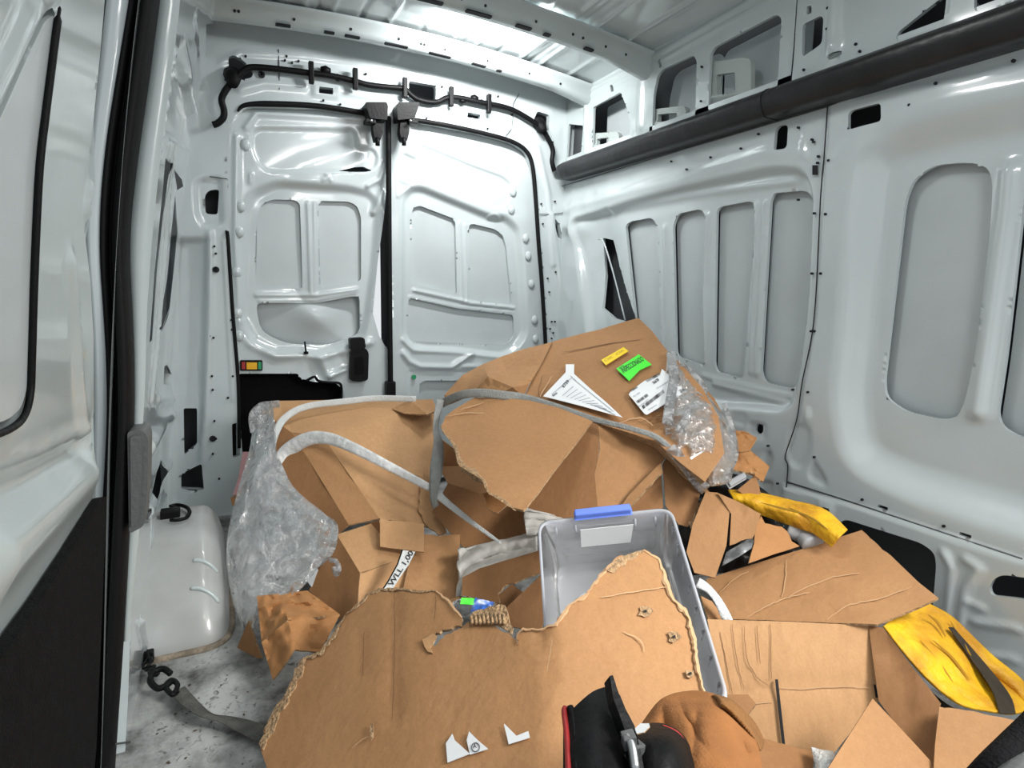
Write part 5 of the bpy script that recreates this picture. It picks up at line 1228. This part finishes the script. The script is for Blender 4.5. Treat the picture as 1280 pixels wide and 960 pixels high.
# ---------------------------------------------------------------- right-hand cartons
rs = thing('flat_cardboard', 'flat kite-shaped cardboard panel lying on the open carton at the right', 'cardboard', loc_of(1020, 730, 1.45))
wrs = wfield((884, 724, 1.56), (1077, 662, 1.535), (1096, 781, 1.28))
card('board', [(882, 724), (980, 693), (1077, 662), (1098, 681), (1119, 699), (1148, 727), (1173, 747), (1140, 762), (1096, 781), (1000, 777), (911, 774), (895, 750)], wrs, CB, rs, .006, (2, 3), 1, .004, 4, seed=50, creases=((940, 770, 1010, 742, .004), (1010, 742, 1070, 715, .0035), (1040, 770, 1130, 738, .004), (975, 745, 982, 700, .003), (890, 740, 930, 718, .003)))
marks([[(932, 772), (960, 757), (985, 747), (1012, 740)], [(985, 747), (1000, 738), (1040, 722), (1075, 716)], [(1034, 774), (1060, 757), (1100, 748), (1140, 733)], [(978, 745), (982, 722), (983, 700)], [(900, 740), (920, 722), (936, 714)]], wrs, rs)
oc = thing('open_carton', 'large open brown carton at the front right with slotted flaps', 'box', loc_of(1040, 870, 1.25))
wob = wfield((886, 776, 1.36), (1086, 783, 1.30), (1000, 930, 1.24))
card('back_panel', [(884, 774), (985, 777), (1086, 782), (1092, 820), (1098, 876), (1060, 920), (1036, 950), (1016, 940), (980, 931), (950, 924), (925, 905), (905, 880), (895, 830)], wob, CBL, oc, .006, (), 1, .003, 5, seed=51, creases=((963, 779, 960, 850, .003), (968, 858, 1094, 860, .004), (905, 870, 966, 862, .003), (928, 782, 936, 870, .004), (945, 782, 950, 860, .004), (915, 782, 920, 830, .003), (955, 860, 935, 880, .003)))
marks([[(972, 859), (1000, 861), (1050, 858), (1092, 860)], [(905, 880), (930, 880), (966, 878)]], wob, oc)
marks([[(930, 782), (933, 820), (945, 845), (960, 856)], [(946, 782), (950, 830)], [(915, 780), (922, 830), (930, 860)], [(900, 790), (908, 830), (916, 870)], [(963, 780), (964, 850)]], wob, oc, CREASED, .5)
decal('flap_slot', [(968.5, 849), (972, 849), (976, 885), (981, 930), (977, 929), (972, 885)], lambda x, y: wob(x, y)*1.003, HOLE, oc, .002)
decal('flap_slot', [(1091.5, 855), (1094, 856), (1097, 872), (1094, 872)], lambda x, y: wob(x, y)*1.003, HOLE, oc, .002)
card('side_panel', [(1086, 782), (1104, 785), (1130, 820), (1176, 879), (1172, 890), (1168, 955), (1150, 945), (1098, 876)], wfield((1086, 783, 1.30), (1176, 880, 1.16), (1098, 876, 1.22)), CBD, oc, .006, (), 1, .006, 7, seed=52, creases=((1108, 800, 1120, 850, .006), (1130, 840, 1134, 890, .005)))  # darker board than the back panel: inside shade put into colour
card('inner_bottom', [(950, 921), (1018, 940), (1014, 985), (940, 985)], wfield((950, 922, 1.18), (1018, 940, 1.15), (940, 985, 1.05)), CBD, oc, .006, (0,), 1, .003, 7, seed=53)
card('triangular_flap', [(1091, 873), (1130, 916), (1171, 961), (1195, 1000), (1010, 1000)], wfield((1091, 873, 1.16), (1171, 960, 1.06), (1030, 970, 1.0)), CB, oc, .007, (), 1, .003, 6, seed=54)
card('right_flap', [(1174, 884), (1200, 886), (1269, 900), (1330, 915), (1330, 1010), (1165, 1010), (1169, 930)], wfield((1174, 884, 1.14), (1269, 900, 1.10), (1168, 1000, 1.0)), CB, oc, .007, (0, 1), .8, .003, 6, seed=55)
card('left_flap', [(905, 868), (935, 868), (945, 880), (930, 900), (912, 895)], wfield((905, 868, 1.22), (935, 868, 1.21), (930, 900, 1.17)), CBD, oc, .006, seed=56)
wp2 = thing('white_rag', 'scrap of white plastic down in the open carton at the front', 'plastic scrap', loc_of(1028, 945, 1.1))
patch('scrap', [[(1014, 934, 1.13), (1026, 938, 1.12), (1042, 940, 1.11)], [(1018, 950, 1.10), (1030, 950, 1.08), (1044, 948, 1.08)], [(1022, 975, 1.05), (1032, 970, 1.04), (1040, 965, 1.04)]], 16, 16, STRAPW, wp2, .015, 24, True, .002)
ws2 = thing('white_strap', 'white strap end between the clear bin and the kite-shaped panel', 'strap', loc_of(895, 745, 1.45))
ribbon('webbing', [(872, 728, 1.42), (884, 735, 1.42), (897, 750, 1.40), (908, 772, 1.38), (912, 782, 1.37)], .024, STRAPW, ws2, 30, twist=lambda t: .8*math.sin(4*t))
tn = thing('tan_board', 'small tan board scrap standing beside the clear bin at the right', 'cardboard', loc_of(893, 762, 1.45))
card('board', [(876, 745), (890, 752), (908, 774), (886, 774)], wfield((876, 745, 1.46), (890, 752, 1.45), (886, 774, 1.40)), CB, tn, .006, seed=57)
# yellow canvas sling
y1 = thing('yellow_sling', 'dirty yellow canvas sling lying along the right wall, rear piece', 'sling', loc_of(985, 645, 1.6))
patch('canvas', [[(910, 614, 1.70), (940, 616, 1.68), (985, 626, 1.64), (1029, 638, 1.58), (1058, 664, 1.52)], [(916, 622, 1.66), (940, 626, 1.63), (985, 640, 1.58), (1022, 652, 1.53), (1050, 672, 1.47)], [(925, 628, 1.66), (950, 642, 1.63), (990, 656, 1.58), (1020, 668, 1.53), (1040, 684, 1.48)]], 60, 20, YEL, y1, .012, 11, True, .006, 11)
y2 = thing('yellow_sling', 'dirty yellow canvas sling drooping into the open carton at the right edge', 'sling', loc_of(1190, 830, 1.25))
patch('canvas', [[(1150, 752, 1.40), (1188, 772, 1.38), (1236, 818, 1.32), (1276, 852, 1.28), (1290, 886, 1.24)], [(1128, 764, 1.36), (1172, 790, 1.33), (1222, 838, 1.28), (1262, 868, 1.24), (1282, 890, 1.21)], [(1112, 776, 1.32), (1152, 806, 1.28), (1196, 850, 1.24), (1236, 880, 1.20), (1262, 894, 1.18)], [(1103, 783, 1.29), (1128, 816, 1.25), (1160, 852, 1.22), (1196, 880, 1.18), (1226, 889, 1.17)]], 70, 40, YEL, y2, .010, 10, True, .006, 12, fold=lambda u, v: .02*math.exp(-((v-.30+.05*u)/.07)**2)*smooth(np.array((u-.3)/.3))*-1)
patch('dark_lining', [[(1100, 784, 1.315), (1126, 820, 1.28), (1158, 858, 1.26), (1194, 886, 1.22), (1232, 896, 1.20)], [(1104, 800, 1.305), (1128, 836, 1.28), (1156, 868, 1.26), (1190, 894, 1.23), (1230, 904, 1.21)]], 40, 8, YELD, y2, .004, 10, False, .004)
patch('grime_band', [[(1186, 784, 1.325), (1216, 826, 1.275), (1240, 862, 1.21), (1250, 892, 1.165)], [(1192, 784, 1.33), (1234, 832, 1.28), (1262, 868, 1.225), (1270, 892, 1.175)]], 36, 8, YELD, y2, .006, 12, False, .002)
def smears(name, lines, wd, par, m):
    for ln in lines: ribbon(name, ln, wd, m, par, 24, .0012, wts=lambda t: .15+math.sin(math.pi*t))
smears('grime_streak', [[(1160, 768, 1.330), (1172, 778, 1.325), (1182, 796, 1.305)], [(1166, 800, 1.285), (1190, 822, 1.265), (1212, 850, 1.235)], [(1150, 800, 1.275), (1176, 832, 1.25), (1196, 862, 1.215)], [(1188, 776, 1.35), (1200, 798, 1.32), (1214, 820, 1.285)]], .006, y2, mat('canvas_grime', (.42, .22, .01), .8))
smears('grime_streak', [[(950, 628, 1.60), (980, 636, 1.565), (1010, 644, 1.53)], [(985, 634, 1.58), (1015, 648, 1.53), (1035, 662, 1.49)]], .005, y1, mat('canvas_grime_dark', (.30, .17, .01), .8))
# torn boards right of the bin
tq = thing('torn_carton', 'torn and flattened carton right of the clear bin, ripped open', 'box', loc_of(900, 650, 1.6))
card('front_panel', [(882, 615), (897, 616), (912, 640), (908, 682), (894, 722), (868, 716), (858, 690), (866, 655)], wfield((882, 615, 1.62), (912, 650, 1.56), (870, 716, 1.50)), CB, tq, .006, (0,), 1.5, .004, 7, seed=60)
card('bent_panel', [(897, 616), (925, 628), (951, 642), (945, 664), (940, 672), (926, 676), (912, 682), (914, 642)], wfield((897, 616, 1.60), (951, 642, 1.54), (914, 680, 1.53)), CB, tq, .006, (2, 3, 4, 5), 2.5, .004, 7, seed=61, creases=((914, 642, 945, 640, .003), (925, 632, 935, 672, .003)))
card('dark_panel', [(828, 580), (837, 565), (855, 590), (876, 613), (870, 640), (860, 658), (848, 655), (832, 632)], wfield((828, 580, 1.73), (876, 613, 1.66), (848, 655, 1.62)), CBD, tq, .006, (), 1, .003, 7, seed=62)
card('exposed_corrugation', [(860, 652), (870, 632), (884, 622), (886, 640), (876, 655), (862, 660)], wfield((860, 652, 1.62), (884, 622, 1.65), (876, 655, 1.60)), CEDGE, tq, .006, True, 2, .006, 40, grid=4, seed=63)
card('edge_strip', [(826, 553), (850, 574), (880, 604), (889, 618), (878, 614), (850, 588), (832, 568)], wfield((826, 553, 1.72), (880, 604, 1.65), (832, 568, 1.70)), CB, tq, .008, True, 1.2, .006, 10, seed=64)
card('inner_liner', [(836, 556), (862, 578), (884, 602), (872, 602), (848, 580)], wfield((836, 556, 1.69), (884, 602, 1.62), (848, 580, 1.67)), CBL, tq, .004, True, 1.2, .006, 10, seed=65)
tw = thing('torn_brown_scrap', 'ragged dark brown cardboard scrap under the rear yellow sling', 'cardboard', loc_of(960, 680, 1.6))
card('board', [(950, 646), (956, 655), (976, 660), (984, 664), (990, 676), (999, 683), (970, 692), (936, 704), (942, 680), (944, 660)], wfield((950, 646, 1.58), (998, 682, 1.54), (936, 704, 1.50)), KRAFT, tw, .006, (0, 1, 2, 3, 4), 2, .006, 8, seed=66)
bs = thing('black_bag', 'black plastic bag showing in the gaps among the torn cartons', 'bag', loc_of(935, 660, 1.75))
patch('bag', [[(880, 590, 1.86), (930, 596, 1.86), (990, 640, 1.72)], [(850, 640, 1.80), (920, 650, 1.72), (1000, 668, 1.60)], [(850, 720, 1.70), (920, 715, 1.60), (1010, 700, 1.54)]], 30, 26, mat('black_bag_plastic', (.012, .012, .013), .3), bs, .03, 10, True)
gp = thing('grey_plastic_sheet', 'grey plastic sheet under the torn carton right of the clear bin', 'plastic sheet', loc_of(930, 690, 1.55))
patch('sheet', [[(908, 690, 1.54), (925, 680, 1.55), (942, 670, 1.56)], [(902, 708, 1.51), (925, 695, 1.51), (940, 685, 1.52)]], 16, 10, mat('grey_film', (.28, .29, .30), .35, noise_amt=.6, nscale=30), gp, .015, 20, True)
gc = thing('grey_tube', 'short grey plastic roll under the rear yellow sling', 'roll', loc_of(1003, 673, 1.6))
tube('roll', spline([Pd(985, 660, 1.60), Pd(1004, 668, 1.58), Pd(1016, 682, 1.54)], 12), .028, mat('grey_roll', (.42, .43, .44), .5), gc, 12)
# film over the end of the labelled carton
rf = thing('stretch_film_end', 'shiny stretch film bunched over the right end of the labelled carton', 'plastic film', loc_of(880, 540, 1.9))
patch('film', [[(834, 446, 2.0), (846, 448, 2.0), (858, 462, 1.98), (870, 474, 1.96)], [(830, 490, 1.86), (850, 484, 1.84), (872, 484, 1.86), (890, 500, 1.88)], [(830, 530, 1.74), (856, 522, 1.70), (886, 512, 1.72), (912, 530, 1.78)], [(838, 556, 1.68), (864, 556, 1.64), (892, 548, 1.65), (920, 552, 1.72)], [(862, 580, 1.64), (880, 582, 1.61), (900, 580, 1.61), (918, 578, 1.66)], [(880, 606, 1.60), (890, 608, 1.59), (904, 606, 1.59), (914, 602, 1.62)]], 70, 90, FILMC, rf, .035, 14, True, seed=9)
patch('board_under_film', [[(838, 460, 2.03), (862, 470, 2.0), (892, 500, 1.93)], [(836, 515, 1.83), (868, 515, 1.79), (906, 530, 1.82)], [(846, 560, 1.73), (876, 562, 1.68), (912, 568, 1.73)], [(874, 598, 1.66), (890, 606, 1.64), (908, 604, 1.66)]], 34, 34, CB, rf, .020, 9, True, .006, 14)
ribbon('bunched_strand', [(838, 440, 2.0), (842, 470, 1.88), (838, 500, 1.78), (834, 530, 1.70)], .030, FILMB, rf, 30, .008)
ribbon('bunched_strand', [(850, 456, 1.96), (868, 470, 1.90), (880, 490, 1.84), (864, 512, 1.72), (848, 540, 1.66)], .022, FILMB, rf, 30, .008)
ribbon('bunched_strand', [(905, 505, 1.84), (916, 540, 1.76), (919, 570, 1.68), (906, 596, 1.62), (892, 604, 1.60)], .016, FILMB, rf, 40, .008)
ribbon('white_film_rope', [(838, 560, 1.66), (858, 584, 1.62), (872, 602, 1.60), (882, 612, 1.58)], .034, FILMB, rf, 30, .012)
marks([[(678, 470), (673, 488), (676, 500)], [(706, 440), (760, 430), (800, 425)], [(800, 528), (830, 520), (842, 535)], [(700, 500), (720, 515)]], wr_, rc, CREASED, .5)
marks([[(690, 470), (672, 500)], [(770, 530), (800, 522), (816, 532)]], wr_, rc)
card('paper_under_film', [(862, 572), (880, 562), (890, 582), (884, 596)], wfield((862, 572, 1.615), (880, 562, 1.62), (884, 596, 1.58)), PAPER, rf, .002, seed=67)
kp = thing('kraft_paper', 'crumpled brown kraft paper wad against the right wall', 'paper', loc_of(935, 570, 1.85))
quads('wad', dict(a=(916, 537, 1.86), b=(932, 540, 1.84), c=(946, 547, 1.82), d=(938, 563, 1.78), e=(918, 566, 1.76)), ['abcde'], KRAFT, kp, 12, .020, 16, seed=68, ridge=.02)
quads('lower_wad', dict(a=(917, 565, 1.78), b=(938, 563, 1.78), c=(962, 583, 1.74), d=(954, 602, 1.70), e=(940, 592, 1.70), f=(915, 586, 1.70)), ['abcdef'], KRAFT, kp, 12, .020, 16, seed=69, ridge=.02)
ct = thing('dark_board_corner', 'dark cardboard corner standing below the kraft paper wad', 'cardboard', loc_of(940, 610, 1.7))
card('board', [(944, 594), (949, 605), (952, 624), (936, 622), (922, 612)], wfield((944, 594, 1.70), (952, 624, 1.64), (922, 612, 1.66)), CBD, ct, .006, seed=70)
bp_ = thing('metal_bar', 'short grey bar among black plastic below the film', 'bar', loc_of(917, 600, 1.72))
slab('bar', Pd(908, 604, 1.66), Pd(928, 592, 1.70), Pd(932, 598, 1.69), Pd(912, 610, 1.65), .01, mat('grey_bar', (.33, .34, .36), .4), bp_)
# ---------------------------------------------------------------- front: black housing, brown canvas
bh = thing('plastic_housing', 'broken black plastic housing with a red edge at the front', 'housing', loc_of(760, 920, .64))
wh1 = wfield((703, 888, .66), (770, 873, .68), (712, 960, .58))
card('shell', [(704, 888), (710, 888), (716, 895), (740, 884), (767, 873), (775, 880), (792, 915), (800, 960), (806, 1010), (704, 1010)], wh1, BLACK, bh, .006, (), 1, .003, 12, edge=BLACK, seed=71, curve=lambda x, y: .02*math.sin(max(0, min(1, (x-704)/90))*math.pi), creases=((722, 945, 790, 905, -.0015),))
tube('red_edge', spline([P3(x, y, wh1)+np.array([0, -.004, .004]) for x, y in [(704, 886), (703, 892), (706, 920), (708, 960), (709, 1000)]], 20), .0035, RED, bh)
tube('raised_lip', spline([P3(x, y, wh1)+np.array([0, -.004, .006]) for x, y in [(710, 888), (714, 900), (717, 930), (718, 970)]], 20), .0045, BLACK, bh)
card('fin', [(762, 845), (766, 844), (774, 866), (782, 884), (794, 906), (800, 935), (806, 965), (798, 975), (788, 930), (776, 896), (768, 874)], wfield((762, 845, .64), (794, 906, .60), (790, 930, .58)), BLACK, bh, .014, (), 1, .002, 20, edge=BLACK, seed=72)
for (x, y) in ((786, 925), (795, 938), (792, 950), (800, 957)):
    box('lug', Pd(x, y, .585), .016, .012, .014, GREYP, bh, (x, y, .3), .002)
tube('bracket_rod', spline([Pd(*p) for p in [(784, 920, .585), (790, 935, .575), (794, 962, .56)]], 10), .005, STEEL, bh)
bl = thing('black_dome', 'rounded black plastic cover beside the broken housing at the front', 'cover', loc_of(830, 940, .62))
patch('dome', [[(796, 918, .64), (811, 909, .655), (833, 910, .66), (852, 923, .65), (862, 944, .64)], [(798, 935, .60), (815, 930, .595), (834, 932, .595), (850, 942, .60), (864, 960, .61)], [(800, 970, .57), (818, 970, .56), (836, 972, .56), (852, 976, .57), (866, 985, .58)]], 30, 20, BLACK, bl, .003, 8, False, .004)
tube('red_edge', spline([Pd(*p) for p in [(828, 908, .652), (846, 916, .648), (856, 929, .64), (862, 944, .632), (866, 962, .62)]], 20), .0022, RED, bl)
patch('clear_cap', [[(842, 952, .60), (850, 946, .605), (860, 952, .61)], [(840, 975, .575), (850, 975, .575), (862, 978, .58)]], 10, 8, PET, bl, .01, 30, True)
wq = thing('white_scrap', 'small white paper scrap on the black housing', 'paper', loc_of(803, 908, .6))
card('paper', [(793, 910), (800, 903), (811, 903), (812, 907), (805, 915), (796, 917)], wfield((793, 910, .60), (812, 905, .60), (796, 917, .585)), PAPER, wq, .001, seed=73)
bc = thing('canvas_garment', 'brown duck canvas garment with a ribbed knit cuff at the front', 'clothing', loc_of(880, 920, .72))
patch('canvas', [[(806, 905, .80), (830, 876, .84), (864, 867, .85), (896, 872, .83), (922, 892, .80)], [(800, 925, .74), (832, 902, .745), (864, 892, .745), (900, 896, .745), (936, 916, .75)], [(810, 950, .70), (838, 934, .675), (870, 922, .67), (908, 924, .685), (946, 938, .71)], [(820, 985, .66), (845, 966, .63), (876, 954, .62), (914, 952, .64), (949, 958, .68)], [(830, 1020, .62), (850, 1000, .59), (880, 990, .58), (916, 990, .60), (950, 990, .65)]], 70, 70, BROWN, bc, .009, 8, True, .004, 15, fold=lambda u, v: .008*math.sin(9*u+5*v)*math.sin(3*v+1)-.022*math.exp(-((u-.22-.12*v)/.045)**2)*smooth(np.array(v*3))-.016*math.exp(-((u-.62+.25*v)/.05)**2)*math.exp(-((v-.45)/.2)**2)-.014*math.exp(-((u-.80-.1*v)/.04)**2)*math.exp(-((v-.55)/.18)**2)-.012*math.exp(-((u-.36-.3*v)/.03)**2)*math.exp(-((v-.4)/.2)**2))
patch('knit_cuff', [[(892, 871, .835), (910, 876, .835), (926, 888, .83), (942, 906, .82), (952, 926, .80)], [(900, 876, .80), (914, 884, .795), (928, 900, .785), (942, 920, .775), (950, 934, .765)], [(904, 884, .775), (916, 894, .765), (928, 908, .755), (940, 924, .75), (947, 938, .745)]], 260, 18, KNIT, bc, .003, 10, False, .004, 16, fold=lambda u, v: .018+.006*math.sin(115*u))
pd_ = thing('black_pad', 'blurred black padded strap in the bottom right corner', 'strap', loc_of(1270, 930, .6))
tube('pad', spline([Pd(1228, 994, .60), Pd(1252, 968, .60), Pd(1277, 942, .62), Pd(1310, 908, .64), Pd(1340, 870, .66)], 24), .022, BLACKM, pd_, 12)
tube('grey_edge', spline([Pd(1258, 998, .57), Pd(1284, 976, .58), Pd(1310, 955, .60), Pd(1340, 915, .62)], 20), .020, GREYP, pd_, 12)
# ---------------------------------------------------------------- floor: hook strap and crumbs
hs = thing('hook_strap', 'dirty ratchet strap with a black hook on the bare floor at the left', 'strap', onZ(215, 855, 0))
def FZ(x, y, z=.012): return onZ(x, y, z)
P_ = spline([FZ(*p) for p in [(221, 862, .02), (240, 880, .03), (258, 893, .03), (280, 898, .025), (300, 905, .02), (330, 918, .02), (350, 930, .02)]], 50)
V = []; Fc = []
for i in range(50):
    t = P_[min(i+1, 49)]-P_[max(i-1, 0)]; t /= np.linalg.norm(t); s = np.cross(t, [0, 0, 1.]); a = .5*math.sin(i/49*4.5); s = s*math.cos(a)+np.array([0, 0, 1.])*math.sin(a)
    nn = np.cross(s, t)
    for (x, y) in ((-.5, 0), (.5, 0), (.5, -1), (-.5, -1)): V.append(P_[i]+s*.036*x+nn*.0025*y)
for i in range(49):
    for j in range(4): Fc.append((i*4+j, i*4+(j+1) % 4, (i+1)*4+(j+1) % 4, (i+1)*4+j))
addmesh('webbing', V, Fc, STRAPD, hs)
tube('hook', spline([FZ(*p) for p in [(222, 866, .02), (215, 868, .03), (207, 858, .03), (214, 850, .03), (222, 856, .03), (218, 866, .03)]], 30), .006, BLACK, hs)
tube('snap_hook', spline([FZ(*p) for p in [(213, 842, .035), (204, 836, .04), (192, 840, .04), (188, 851, .035), (196, 860, .03), (206, 858, .03), (214, 852, .03)]], 36), .0075, BLACK, hs)
for k, (x, y) in enumerate([(180, 823), (184, 829), (188, 835), (192, 841)]):
    c = FZ(x, y, .03); a = k*1.4
    tube('chain_link', [c+np.array([.010*math.cos(t), .016*math.sin(t), .007*math.sin(t+a)]) for t in np.linspace(0, 6.28, 13)[:-1]], .0038, BLACK, hs, 6, closed=True)
box('anchor', FZ(179, 821, .02), .05, .03, .03, BLACK, hs)
cr_ = None
V = []; Fc = []
rg = random.Random(5)
for k in range(80):
    x, y = rg.choice([(rg.uniform(278, 300), rg.uniform(640, 790)), (rg.uniform(190, 330), rg.uniform(840, 955)), (rg.uniform(284, 300), rg.uniform(700, 780))])
    c = onZ(x, y, .002); r = rg.uniform(.0012, .0045); n0 = len(V)
    for j in range(5):
        a = 6.28*j/5; V.append(c+np.array([r*math.cos(a)*rg.uniform(.6, 1.4), r*math.sin(a)*rg.uniform(.6, 1.4), 0]))
    V.append(c+np.array([0, 0, r*.5])); Fc += [(n0+j, n0+(j+1) % 5, n0+5) for j in range(5)]
cr_ = addmesh('debris_crumbs', V, Fc, mat('dirt_crumbs', (.13, .09, .06), .9, noise_amt=.7, nscale=90), None, False); tag(cr_, 'scattered crumbs of dirt and board on the bare floor', 'debris', kind='stuff')
